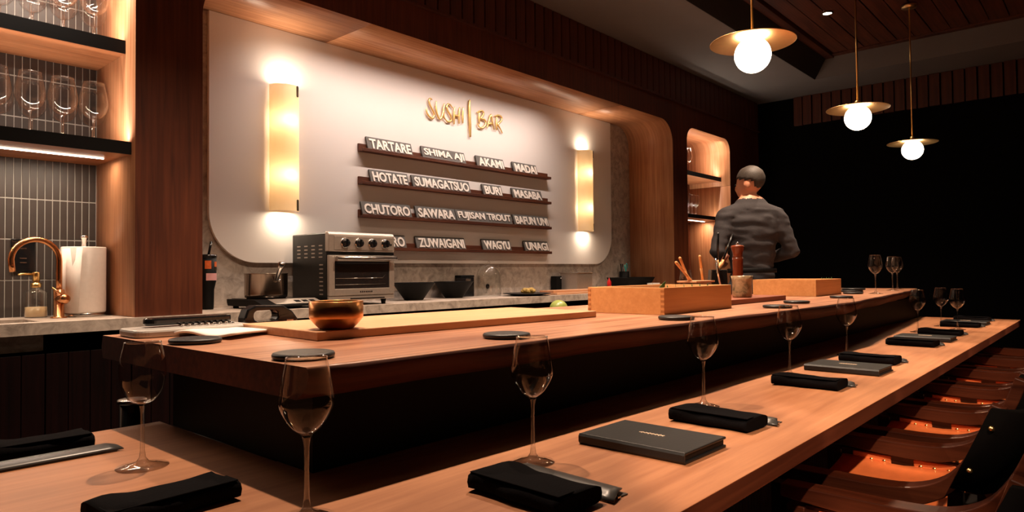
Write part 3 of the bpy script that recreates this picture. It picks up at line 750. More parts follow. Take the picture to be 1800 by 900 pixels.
# dark red board with cup and mill
tag(MB().box(2.90, 3.60, 1.29, 1.56, ST+.0004, ST+.024).build('serving_board', redwood, bevel=.002), 'dark red serving board lying between the two wooden boxes', 'board')
q = MB(); q.lathe([(.042, 0), (.047, .006), (.046, .03), (.0455, .055), (.048, .085), (.052, .105), (.0495, .105), (.044, .07), (.042, .03), (.001, .012)], 32)
cupx, cupy = 3.245, 1.375
tag(q.build('ceramic_cup', ceramic, loc=(cupx, cupy, ST+.0243)), 'mottled ceramic cup on the dark red board in front of the pepper mill', 'cup')
t = thing('pepper_mill', 'tall dark wooden pepper mill standing behind the ceramic cup', 'pepper mill', (3.49, 1.50, ST+.0243))
MB().lathe([(.032, 0), (.033, .01), (.029, .06), (.0265, .13), (.027, .185), (.0285, .20)], 28).build('mill_body', millwood, t)
MB().lathe([(.027, .2005), (.0245, .208), (.026, .225), (.033, .248), (.035, .256), (.033, .263), (.012, .267)], 28).build('mill_head', millwood, t)
MB().lathe([(.006, .2675), (.008, .272), (.006, .278), (.003, .283)], 14).build('knob', chromem, t)
# utensil block and tools
t = thing('utensil_block', 'black slanted utensil block behind the nearer wooden box', 'utensil holder', (3.525, 1.63, ST+.0004), -.98)
MB().prism([(-.05, 0), (.05, 0), (.042, .16), (-.036, .16)], 'Y', -.05, .05).build('block', black, t, bevel=.003)
MB().prism([(-.0545, 0), (-.0505, 0), (-.0365, .16), (-.0405, .16)], 'Y', -.05, .05).build('side_plate', steel, t)
def stick(name, label, cat, a, b_, r0, r1, m1, m2=None, cut=.6, group=None):
    t = thing(name, label, cat, a, 0, group); a, b_ = Vector(a), Vector(b_); d_ = b_-a
    MB().tube([(0, 0, 0), tuple(d_*cut)], [r0, r0*.5+r1*.5], 8).build('lower_shaft', m2 or m1, t)
    MB().tube([tuple(d_*(cut+.001)), tuple(d_*.97), tuple(d_)], [r0*.5+r1*.5, r1, r1*.6], 8).build('upper_shaft', m1, t)
zb_ = ST+.164
stick('cooking_chopstick', 'upright black cooking chopstick standing in the utensil block', 'chopstick', (3.525, 1.63, zb_), (3.54, 1.63, zb_+.20), .006, .007, blackg, hinoki_or, .25, 'tools in the utensil block')
stick('cooking_chopstick', 'black cooking chopstick leaning right out of the utensil block', 'chopstick', (3.555, 1.63, zb_), (3.72, 1.625, zb_+.197), .006, .007, blackg, hinoki_or, .25, 'tools in the utensil block')
stick('wooden_spatula', 'short brown handled tool leaning right out of the utensil block', 'tool', (3.57, 1.65, zb_), (3.675, 1.64, zb_+.078), .009, .015, redwood, hinoki_or, .4, 'tools in the utensil block')
t = thing('tweezers', 'wavy silver tweezers hanging down the front of the utensil block', 'tweezers', (3.445, 1.592, ST+.02))
q = MB(); q.tube([(.02, -.004, .005), (.02, -.006, .05), (-.002, -.008, .085), (-.008, -.005, .12), (-.004, .002, .17), (.004, .008, .20)], [.004, .006, .006, .007, .009, .006], 8, sy=.5); q.build('blade', chromem, t)
# bamboo tray with small jar and three wooden sticks
t = thing('bamboo_tray', 'pale bamboo tray holding brushes behind the nearer wooden box', 'tray', (3.29, 1.64, ST+.0004))
MB().box(-.10, .10, -.05, .05, 0, .095).build('glass_body', bottle_glass, t)
MB().box(-.105, .105, -.055, .055, .0955, .104).build('frame', hinoki, t, bevel=.001)
tb = ST+.1058
for a, b_, lb in [((3.215, 1.63, tb), (3.035, 1.62, tb+.095), 'leftmost bare wooden stick leaning left on the bamboo tray'), ((3.25, 1.66, tb), (3.115, 1.64, tb+.118), 'middle bare wooden stick leaning left on the bamboo tray'), ((3.385, 1.65, tb), (3.315, 1.63, tb+.13), 'bare wooden stick leaning against the utensil block')]:
    stick('wooden_stick', lb, 'stick', a, b_, .0065, .0075, hinoki_or, None, .5, 'wooden sticks on the bamboo tray')
q = MB(); q.lathe([(.034, 0), (.034, .12), (.030, .135), (.030, .16)], 20, cap1=False); tag(q.build('small_jar', bottle_glass, loc=(3.36, 1.735, ST+.0004)), 'small clear glass jar behind the bamboo tray', 'jar')
# left end: paper sheet, wrapped tray, dark tool, loop appliance
q = MB(); nx_, ny_ = 12, 6
P00, P10, P11, P01 = Vector((.78, 1.80)), Vector((.835, 1.60)), Vector((.99, 1.68)), Vector((.93, 1.90))
pts_ = []
for j in range(ny_+1):
    for i in range(nx_+1):
        u, v = i/nx_, j/ny_; p = (P00*(1-u)+P10*u)*(1-v)+(P01*(1-u)+P11*u)*v
        q.v.append((p.x-.88, p.y-1.75, .012+.005*math.sin(u*7+v*2)*(1-v)))
for j in range(ny_):
    for i in range(nx_): q.f.append([j*(nx_+1)+i, j*(nx_+1)+i+1, (j+1)*(nx_+1)+i+1, (j+1)*(nx_+1)+i]); q.mi.append(0); q.smooth.append(True)
o = q.build('paper_sheet', sheetm, loc=(.83, 1.76, ST+.002)); md = o.modifiers.new('thick', 'SOLIDIFY'); md.thickness = .006
tag(o, 'white folded paper sheet at the left end of the slab before the cutting board', 'paper')
t = thing('wrapped_tray', 'shiny film wrapped tray at the left back corner of the slab', 'tray', (.80, 1.90, ST+.0004), -.03)
q = MB(); q.prism(rrect(-.15, .16, -.075, .08, .03), 'Z', 0, .020); q.build('film_wrap', plastic_clear, t, bevel=.006)
q = MB()
for k in range(9): q.tube([(-.02+.017*k, -.03, .0225), (-.012+.017*k, .02, .0235)], .003, 6)
q.build('ribs', chromem, t)
q = MB(); q.prism(rrect(-.13, .11, -.024, .024, .022), 'Z', 0, .02)
o = q.build('knife_case', blackg, loc=(.83, 1.935, ST+.0245+.0005), bevel=.006); o.rotation_euler = (0, 0, .06); tag(o, 'glossy black knife case lying on the wrapped tray', 'case')
t = thing('tape_dispenser', 'glossy black loop handled dispenser behind the near end of the cutting board', 'dispenser', (1.06, 1.945, ST+.0004), .04)
ou = [(-.085, 0), (.09, 0), (.093, .02), (.075, .043), (.045, .062), (-.05, .066), (-.075, .055), (-.085, .03)]
inn = rrect(-.055, .025, .018, .050, .014)
def ring(o_, i_, y0, y1, name, mat_, par):
    bm = bmesh.new()
    def lp(p): 
        v = [bm.verts.new((x, y0, z)) for x, z in p]; return [bm.edges.new((v[k], v[(k+1) % len(v)])) for k in range(len(v))]
    e = lp(o_)+lp(i_)
    r_ = bmesh.ops.triangle_fill(bm, edges=e, use_beauty=True); fs = [f for f in bm.faces]
    ex = bmesh.ops.extrude_face_region(bm, geom=fs); bmesh.ops.translate(bm, verts=[v for v in ex['geom'] if isinstance(v, bmesh.types.BMVert)], vec=(0, y1-y0, 0))
    bmesh.ops.recalc_face_normals(bm, faces=bm.faces)
    me = bpy.data.meshes.new(name); bm.to_mesh(me); bm.free(); me.materials.append(mat_)
    ob = bpy.data.objects.new(name, me); COL.objects.link(ob); ob.parent = par
    md = ob.modifiers.new('bevel', 'BEVEL'); md.width = .005; md.segments = 2; md.limit_method = 'ANGLE'; md.angle_limit = math.radians(50)
    return ob
ring(ou, inn, -.022, .022, 'handle_body', blackg, t)
MB().box(.052, .075, -.024, .024, .012, .018).build('cutter', chromem, t)
# far end: small board with roll
t = thing('small_board', 'small pale board with a white roll just past the far box', 'board', (4.93, 1.56, ST+.0004))
MB().box(-.12, .10, -.06, .06, 0, .018).build('board', hinoki_or, t, bevel=.002)
q = MB(); q.tube([(-.03, -.03, 0), (-.03, .04, 0)], .02, 16); tag(q.build('towel_roll', sheetm, loc=(4.90, 1.56, ST+.0393)), 'rolled white towel lying on the small board past the far box', 'towel')

# ------------------------------------------------------------------ kitchen counter things
def faucet():
    t = thing('faucet', 'copper gooseneck tap arching over the sink', 'faucet', (.853, 3.245, CT+.0003))
    MB().lathe([(.030, 0), (.030, .004), (.019, .006), (.019, .115), (.013, .118)], 24).build('body', copper, t)
    d_ = Vector((-.98, -.1, 0)).normalized(); R_ = .084; pts = [(0, 0, .10), (0, 0, .16), (0, 0, .235)]
    for k in range(1, 15):
        a = PI-PI*1.06*k/14; c = Vector((0, 0, .235))+d_*R_; p = c-d_*R_*-math.cos(a)*-1 if False else c+d_*(-math.cos(PI-a))*R_+Vector((0, 0, math.sin(a)*R_)); pts.append(tuple(p))
    l_ = Vector(pts[-1]); pts.append(tuple(l_+Vector((.004, 0, -.03))))
    MB().tube(pts, .0115, 14, up=(0, 1, 0)).build('spout', copper, t)
    MB().tube([(0, 0, .078), (.012, -.035, .078), (.015, -.045, .078)], [.019, .021, .016], 18).build('valve', copper, t)
    MB().tube([(.012, -.036, .085), (-.035, -.040, .125)], [.0045, .0035], 8).build('lever', copper, t)
faucet()
t = thing('soap_dispenser', 'clear ribbed soap bottle with gold pump beside the tap', 'soap dispenser', (.80, 3.355, CT+.0003))
MB().lathe([(.038, 0), (.041, .004), (.041, .10), (.036, .112), (.016, .118), (.016, .124)], 26, cap1=False).build('bottle', bottle_glass, t)
MB().lathe([(.037, .004), (.0385, .008), (.0385, .044), (.001, .045)], 24).build('liquid', soapm, t)
MB().lathe([(.017, .1245), (.019, .128), (.019, .142), (.010, .145), (.010, .150)], 20).build('collar', gold, t)
MB().lathe([(.013, .1505), (.013, .186), (.012, .188)], 20).build('pump_head', gold, t)
MB().tube([(-.012, 0, .18), (-.05, -.005, .181), (-.064, -.006, .178)], [.005, .0045, .0035], 10).build('nozzle', gold, t)
t = thing('paper_towel_holder', 'white paper towel roll on a steel stand beside the pillar', 'paper towel', (.958, 3.30, CT+.0003))
MB().lathe([(.08, 0), (.082, .004), (.082, .014), (.079, .016)], 40).build('base', steel, t)
MB().lathe([(.022, .0165), (.0815, .0165), (.083, .02), (.083, .29), (.0815, .294), (.022, .294), (.022, .0165)], 48).build('roll', paper, t)
q = MB(); q.v = [(-.083, -.01, .0168), (-.088, -.035, .0168), (-.045, -.086, .0168), (-.083, -.01, .292), (-.088, -.03, .285), (-.030, -.084, .290)]
q.f = [[0, 1, 4, 3], [1, 2, 5, 4]]; q.mi = [0, 0]; q.smooth = [True, True]; o = q.build('loose_sheet', paper, t); md = o.modifiers.new('thick', 'SOLIDIFY'); md.thickness = .0015
MB().lathe([(.008, .0165), (.008, .31), (.0105, .315), (.0105, .33), (.015, .334), (.015, .340), (.010, .345)], 18).build('post', steel, t)
t = thing('switch_plate', 'black switch plate on the tiled wall behind the tap', 'switch', (.777, YB-.004, 1.218))
MB().box(-.043, .043, -.006, 0, -.07, .07).build('plate', blackg, t, bevel=.002)
for z in (.03, -.012, -.03): MB().box(-.012, .012, -.0075, -.0062, z-.002, z+.002).build('slot', steel, t)
# tumbler
t = thing('tumbler', 'black tumbler with stickers and a straw beside the wooden pillar', 'tumbler', (1.512, 3.35, CT+.0003))
MB().lathe([(.025, 0), (.027, .01), (.029, .10), (.037, .135), (.039, .15), (.039, .255)], 28).build('cup_body', black, t)
MB().lathe([(.041, .2555), (.042, .262), (.040, .27), (.012, .272)], 28).build('lid', blackg, t)
MB().tube([(.004, 0, .272), (.014, -.004, .335)], .006, 10).build('straw', blackg, t)
def sticker(par, a0, a1, z0, z1, m_, r):
    q = MB(); n = 6
    for z in (z0, z1):
        for k in range(n+1):
            a = a0+(a1-a0)*k/n; q.v.append((r*math.cos(a), r*math.sin(a), z))
    for k in range(n): q.f.append([k, k+1, n+2+k, n+1+k]); q.mi.append(0); q.smooth.append(True)
    q.build('sticker', m_, par)
sticker(t, -1.15, -.45, .21, .235, stickerA, .0395); sticker(t, -1.15, -.45, .192, .209, bronze, .0395); sticker(t, -2.35, -1.6, .20, .24, stickerA, .0395); sticker(t, -2.2, -.5, .135+.008, .178, stickerB, .0396)
# induction cooktop with pot
t = thing('induction_cooktop', 'black portable induction cooktop with a sloped silver control panel', 'cooktop', (1.80, 3.22, CT+.0003))
MB().prism([(-.19, .012), (.17, .012), (.18, .030), (.18, .046), (-.10, .046), (-.19, .022)], 'X', -.17, .17).build('body', black, t, bevel=.003)
MB().prism([(-.186, .0245), (-.106, .0462), (-.106, .0475), (-.187, .0258)], 'X', -.10, .16).build('control_panel', steelb, t)
for k in range(3): MB().prism([(-.165, .0312), (-.135, .0394), (-.135, .0404), (-.165, .0322)], 'X', .02+.042*k, .05+.042*k).build('button', blackg, t)
MB().box(-.15, .15, -.09, .165, .0462, .049).build('glass_plate', blackg, t)
for x in (-.14, .14):
    for y in (-.15, .14): MB().lathe([(.014, 0), (.014, .012)], 12, c=(x, y, 0)).build('foot', black, t)
t = thing('saucepan', 'steel saucepan with upright handle on the induction cooktop', 'saucepan', (1.765, 3.25, CT+.0498))
MB().lathe([(.094, 0), (.103, .006), (.105, .02), (.105, .122), (.108, .125), (.1045, .126), (.1035, .122), (.102, .01), (.001, .006)], 44).build('pan_body', potm, t)
q = MB(); q.tube([(-.01, -.106, .085), (-.012, -.125, .098), (-.03, -.19, .15), (-.04, -.225, .175)], [.010, .011, .014, .016], 12, sy=.7); q.build('handle', steel, t)
MB().lathe([(.006, 0), (.006, .008)], 10, c=(0, 0, 0)).xf(Matrix.Translation((.012, -.104, .09)) @ Matrix.Rotation(PI/2, 4, 'X')).build('rivet', chromem, t)
# toaster oven
t = thing('toaster_oven', 'steel toaster oven with four knobs and a dark side on the counter', 'oven', (2.207, 3.04, CT+.0003))
w, d_, h0, h1 = .212, .35, .03, .391
MB().box(-w, w, .012, d_, h0, h1-.006).build('casing', darkmetal, t, bevel=.006)
MB().prism([(-.006, .285), (-.006, .375), (.006, h1-.002), (.03, h1), (.03, .285)], 'X', -w-.001, w+.001).build('control_panel', steelb, t, bevel=.004)
MB().box(-w+.03, w-.012, -.009, -.0055, .295, .368).build('panel_inset', steelb, t, bevel=.002)
MB().box(-w, w, -.001, .0115, .268, .284).build('vent_gap', black, t)
fr_ = MB(); fr_.box(-w, -w+.035, -.006, .0115, .055, .267); fr_.box(w-.035, w, -.006, .0115, .055, .267); fr_.box(-w+.035, w-.035, -.006, .0115, .235, .267); fr_.box(-w+.035, w-.035, -.006, .0115, .055, .09)
dr = fr_.build('door', steelb, t, bevel=.002)
MB().box(-w+.036, w-.036, -.002, .004, .0905, .2345).build('window', blackg, dr)
q = MB(); q.tube([(-w+.03, -.035, .251), (w-.01, -.035, .251)], .012, 12, sy=.9); q.box(-w+.035, -w+.05, -.035, -.006, .245, .257); q.box(w-.05, w-.03, -.035, -.006, .245, .257); q.build('handle', steel, dr)
q = MB(); q.tube([(-w+.04, -.004, .145), (w-.08, -.004, .145), (w-.06, -.004, .162)], .0014, 6); q.tube([(-w+.04, -.004, .112), (w-.06, -.004, .112)], .0014, 6); q.build('rack', chromem, dr)
q = MB()
for k in range(7): q.box(-.02+.012*k, -.013+.012*k, -.0075, -.0062, .069, .076)
q.build('lettering', blackg, dr)
for k in range(4):
    kx = -.118+.087*k
    kn = MB().lathe([(.026, 0), (.026, .004), (.023, .006)], 26).xf(Matrix.Translation((kx, -.0095, .332)) @ Matrix.Rotation(PI/2, 4, 'X')).build('knob', chromem, t)
    q = MB(); q.lathe([(.021, .0062), (.020, .022), (.018, .023)], 26); q.box(-.004, .004, -.019, .019, .0231, .028); q.xf(Matrix.Translation((kx, -.0095, .332)) @ Matrix.Rotation(PI/2, 4, 'X')); q.build('knob_grip', blackg, kn)
MB().lathe([(.006, 0), (.005, .004)], 12).xf(Matrix.Translation((.185, -.0095, .328)) @ Matrix.Rotation(PI/2, 4, 'X')).build('indicator', blackg, t)
MB().box(-w, w, -.002, .0115, .03, .054).build('bottom_strip', steelb, t, bevel=.002)
MB().box(-.08, .14, -.012, -.0022, .034, .040).build('crumb_tray_grip', blackg, t)
for x in (-w+.04, w-.05):
    for y in (.03, d_-.05): MB().lathe([(.011, 0), (.016, .03)], 14, c=(x, y, 0)).build('foot', black, t)
sl_ = MB()
def vent(y, z): MB().box(-w-.0012, -w-.0001, y, y+.032, z, z+.006).build('vent_slot', steelb, t)
for c_ in range(4):
    for r_ in range(4): vent(.055+.07*c_, .30-.02*r_+.015)
for r_ in range(8): vent(.05, .06+.022*r_)
# conical bowls
for x, y, lb in ((2.775, 3.29, 'left of the two black conical bowls on the counter'), (3.152, 3.325, 'right of the two black conical bowls on the counter')):
    q = MB(); q.lathe([(.057, 0), (.060, .004), (.131, .106), (.134, .110), (.131, .110), (.056, .012), (.001, .009)], 48)
    tag(q.build('conical_bowl', black, loc=(x, y, CT+.0003)), lb, 'bowl', 'black conical bowls on the counter')
t = thing('black_canister', 'small black canister on the counter behind the right conical bowl', 'canister', (3.36, 3.432, CT+.0003))
MB().box(-.065, .065, -.03, .03, 0, .135).build('body', blackg, t, bevel=.004)
MB().box(-.02, .03, -.0315, -.0305, .10, .125).build('label_patch', steel, t)
MB().box(-.066, .066, -.031, .031, .1355, .15).build('lid', black, t, bevel=.003)
t = thing('glass_cloche', 'clear glass dome cloche on the counter behind the dark plate', 'cloche', (3.515, 3.345, CT+.0003))
dome = [(.088, 0), (.088, .14)]+[(.088*math.cos(a), .14+.088*math.sin(a)) for a in [PI/2*k/10 for k in range(1, 10)]]+[(.004, .2285)]
MB().lathe(dome, 32, cap0=False, cap1=False).build('dome', bottle_glass, t)
MB().sphere((0, 0, .240), .011, 14, 10).build('knob', solidglass, t)
t = thing('cable_grommet', 'round black cable grommet in the stone backsplash', 'grommet', (3.625, YB-.0005, 1.025))
MB().lathe([(.014, 0), (.018, 0), (.018, .004), (.014, .005)], 20).xf(Matrix.Rotation(PI/2, 4, 'X')).build('ring', blackg, t)
MB().lathe([(.0135, .0003), (.0135, .002)], 20).xf(Matrix.Rotation(PI/2, 4, 'X')).build('plug', black, t)
q = MB(); q.lathe([(.10, 0), (.105, .003), (.172, .016), (.174, .018), (.170, .019), (.10, .008), (.001, .007)], 48)
tag(q.build('dark_plate', plate_m, loc=(3.71, 3.155, CT+.0003)), 'wide dark plate with a root on it at the counter edge', 'plate')
q = MB(); q.sphere((0, 0, 0), .03, 20, 12, sx=2.6, sz=.75)
q.v = [(x, y, z+.006*noise.noise(Vector((x*40, y*40, z*40)))) for x, y, z in q.v]
for k, (x, y) in enumerate(((.05, .012), (-.05, -.008), (.0, -.018))): q.sphere((x, y, .008), .018, 12, 8, sx=1.3)
tag(q.build('wasabi_root', ginger, loc=(3.72, 3.15, CT+.0082+.0235)), 'knobbly yellow green root lying on the dark plate', 'root')
for i, (x0, x1, y0, y1, z0, z1, lb) in enumerate([(3.90, 4.86, 3.03, 3.22, 0, .014, 'lower of two long wooden boards at the counter edge'), (3.92, 4.92, 3.08, 3.21, .0145, .030, 'upper of two long wooden boards at the counter edge')]):
    tag(MB().box(x0, x1, y0, y1, CT+.0003+z0, CT+.0003+z1).build('long_board', pinkboard, bevel=.002), lb, 'board', 'long wooden boards on the counter')
t = thing('black_speaker', 'narrow black speaker standing left of the steel container', 'speaker', (4.40, 3.425, CT+.0003))
MB().box(-.038, .038, -.03, .03, 0, .132).build('body', black, t, bevel=.004)
MB().sphere((.02, -.031, .115), .005, 10, 6).build('lamp_dot', sheetm, t)
t = thing('steel_container', 'square steel food container upside down behind the long boards', 'container', (4.535, 3.322, CT+.0003))
q = MB()
for z, k in ((0, 1.0), (.155, 1.0)):
    q.v += [(-.105*k, -.085*k, z), (.105*k, -.085*k, z), (.105*k, .085*k, z), (-.105*k, .085*k, z)]
q.f = [[0, 1, 5, 4], [1, 2, 6, 5], [2, 3, 7, 6], [3, 0, 4, 7], [0, 3, 2, 1]]; q.mi = [0]*5; q.smooth = [False]*5
q.build('walls', steelb, t)
q = MB(); q.box(-.113, .113, -.093, -.083, .155, .161); q.box(-.113, .113, .083, .093, .155, .161); q.box(-.113, -.103, -.083, .083, .155, .161); q.box(.103, .113, -.083, .083, .155, .161); q.build('rolled_rim', steel, t, bevel=.002)
def bottle(name, label, loc, m_, h, r, capm):
    t = thing(name, label, 'bottle', loc, 0)
    MB().lathe([(r, 0), (r, h*.7), (r*.45, h*.85), (r*.4, h*.9)], 20).build('bottle_body', m_, t)
    MB().lathe([(r*.42, h*.901), (r*.2, h)], 16).build('cap', capm, t)
bottle('squeeze_bottle', 'blue squeeze bottle right of the steel container', (4.80, 3.38, CT+.0003), bluep, .15, .025, steel)
bottle('squeeze_bottle', 'red squeeze bottle left of the black tray', (4.985, 3.30, CT+.0003), redp, .11, .018, redp)
t = thing('black_tray', 'black flared tray at the right end of the lit niche counter', 'tray', (5.27, 3.255, CT+.0003))
q = MB(); q.v = [(-.15, -.08, 0), (.15, -.08, 0), (.15, .08, 0), (-.15, .08, 0), (-.23, -.11, .11), (.23, -.11, .11), (.23, .11, .11), (-.23, .11, .11)]
q.f = [[0, 1, 5, 4], [1, 2, 6, 5], [2, 3, 7, 6], [3, 0, 4, 7], [0, 3, 2, 1]]; q.mi = [0]*5; q.smooth = [False]*5
o = q.build('pan', black, t); md = o.modifiers.new('thick', 'SOLIDIFY'); md.thickness = .005
t = thing('pencil_cup', 'dark cup of pens and scissors standing on the counter behind the black tray', 'cup', (5.42, 3.418, CT+.0003))
MB().lathe([(.04, 0), (.045, .165), (.042, .165), (.038, .01), (.001, .008)], 24).build('cup_body', black, t)
for (x, y, m_) in ((-.02, 0, blackg), (-.028, .012, black)):
    MB().tube([(x*.5, y, .02), (x*1.5, y, .235)], .006, 8).build('pen', m_, t)
q = MB(); q.tube([(.0, -.01, .06), (.008, -.01, .17), (-.006, -.012, .20), (-.012, -.012, .225)], .006, 8); q.tube([(.008, -.01, .17), (.028, -.012, .20), (.026, -.012, .23), (.016, -.012, .235)], .006, 8); q.build('scissor_handle', teal, t)
t = thing('label_box', 'small white box at the right end of the counter before the black tray', 'box', (5.36, 3.08, CT+.0003))
MB().box(-.06, .06, -.03, .03, 0, .06).build('carton', sheetm, t, bevel=.002)
MB().box(-.061, .061, -.0315, -.0305, .02, .035).build('label_band', steel, t)
# floor-standing slim bin beyond the left wing
t = thing('slim_bin', 'slim dark bin with a flat silver lid beyond the left bar wing', 'bin', (.705, 2.02, 0))
MB().lathe([(.028, 0), (.03, .01), (.03, .78)], 24).build('body', blackg, t)
MB().lathe([(.036, .7805), (.037, .784), (.037, .790), (.034, .792)], 24).build('lid', steel, t)

# ------------------------------------------------------------------ chairs
def make_chair(label, loc):
    t = thing('arm_chair', label, 'chair', loc, group='leather slung armchairs along the bar')
    hx = .255
    for sx in (-1, 1):
        MB().box(sx*hx-.022, sx*hx+.022, .185, .232, 0, .52).build('leg', chairwood, t, bevel=.003)
        q = MB(); q.v = []
        q.tube([(sx*hx, -.215, 0), (sx*hx, -.215, .47), (sx*hx, -.218, .585)], [.028, .028, .022], 4, smooth=False); q.build('leg', chairwood, t, bevel=.003)
        q = MB(); q.box(sx*hx-.011, sx*hx+.011, -.20, .19, .44, .525); rail = q.build('side_rail', chairwood, t, bevel=.003)
        for y in (.095, -.085):
            st_ = MB(); st_.box(-.016, .016, -.058, .058, -.022, .022); 
            so = st_.build('strap', leather, rail, loc=(sx*hx, y, .497), bevel=.004)
            # strap wraps the rail
            so2 = MB(); so2.box(-.017, .017, -.05, .05, -.034, .034)
            for k in (-.038, 0, .038):
                rv = MB(); rv.sphere((0, 0, 0), .0065, 10, 6, sx=.6)
                for s2 in (-1, 1):
                    rv2 = MB(); rv2.sphere((s2*.017, k, .002), .0062, 8, 5, sx=.6)
                    ob = rv2.build('rivet', gold, rail, loc=(sx*hx, y, .497))
    # swept armrests: flat towards the bar, rising into the tall back posts
    ap = smooth_path([(.245, .556), (.10, .550), (-.04, .546), (-.13, .556), (-.20, .592), (-.25, .655), (-.285, .73), (-.31, .80)], 4)
    for sx in (-1, 1):
        q = MB(); n = len(ap)
        for i, p in enumerate(ap):
            tg = (ap[min(i+1, n-1)]-ap[max(i-1, 0)]).normalized(); nm_ = Vector((-tg.y, tg.x))
            if nm_.y < 0 and abs(tg.x) > .3: nm_ = -nm_
            f_ = i/(n-1); hh = .016+.008*math.sin(PI*min(1, f_*1.6)); ww = .020+.012*math.sin(PI*min(1, .25+f_*.8))
            for a_, b_ in ((-ww, -hh), (ww, -hh), (ww, hh), (-ww, hh)): q.v.append((sx*hx+a_, p.x+nm_.x*b_, p.y+nm_.y*b_))
        for i in range(n-1):
            for k in range(4): q.f.append([i*4+k, i*4+(k+1) % 4, (i+1)*4+(k+1) % 4, (i+1)*4+k]); q.mi.append(0); q.smooth.append(False)
        q.f += [[0, 1, 2, 3], [(n-1)*4+k for k in (3, 2, 1, 0)]]; q.mi += [0, 0]; q.smooth += [False, False]
        q.build('armrest', chairwood, t, bevel=.003)
    # seat sling
    q = MB(); nx_, ny_ = 14, 10
    for j in range(ny_+1):
        y = -.185+.365*j/ny_
        for i in range(nx_+1):
            u = -1+2*i/nx_; tab = 1 if (abs(y-.095) < .06 or abs(y+.085) < .06) else .93
            q.v.append((u*(hx-.012)*(tab if abs(u) > .9 else 1), y, .508-.026*(1-u*u)-.01*(1-((y)/.18)**2)))
    for j in range(ny_):
        for i in range(nx_): q.f.append([j*(nx_+1)+i, j*(nx_+1)+i+1, (j+1)*(nx_+1)+i+1, (j+1)*(nx_+1)+i]); q.mi.append(0); q.smooth.append(True)
    o = q.build('seat', leather, t); md = o.modifiers.new('thick', 'SOLIDIFY'); md.thickness = .005
    # back sling wrapped round the posts
    q = MB(); n = 18; prof = []
    for k in range(n+1):
        u = -1+2*k/n; prof.append((u*(hx+.028), -.262-.03*(1-u*u)**.5 if abs(u) < 1 else -.262))
    prof = [(-hx-.036, -.215), (-hx-.038, -.245)]+prof+[(hx+.038, -.245), (hx+.036, -.215)]
    for z in (.60, .70, .80):
        q.v += [(x, y-(.085*(z-.60)/.20), z) for x, y in prof]
    m_ = len(prof)
    for r_ in range(2):
        for k in range(m_-1): q.f.append([r_*m_+k, r_*m_+k+1, (r_+1)*m_+k+1, (r_+1)*m_+k]); q.mi.append(0); q.smooth.append(True)
    o = q.build('backrest', leatherback, t); md = o.modifiers.new('thick', 'SOLIDIFY'); md.thickness = .022; md.offset = 1
    for sx in (-1, 1):
        for z, y in ((.65, -.255), (.755, -.30)): MB().sphere((sx*(hx+.062), y, z), .0065, 12, 8).build('brass_knob', gold, t)
    MB().box(-hx+.02, hx-.02, .195, .22, .18, .22).build('stretcher', chairwood, t, bevel=.002)
    MB().box(-hx+.02, hx-.02, -.225, -.20, .30, .34).build('stretcher', chairwood, t, bevel=.002)
    return t
leatherback = plain('shaded_leather_back', (.0012, .0008, .0007, 1), .9, spec=.03, nz=.1, scale=40)  # near-black colour carries the shade on the unlit chair backs
ch = make_chair('nearest leather seated armchair tucked under the bar at the bottom edge', (1.57, .425, 0))
for k, nm in enumerate(('second', 'third', 'fourth', 'fifth', 'sixth', 'seventh and furthest')):
    dup(ch, (1.58+.66*(k+1), .525, 0), 0, f'{nm} leather seated armchair along the bar counted from the camera')

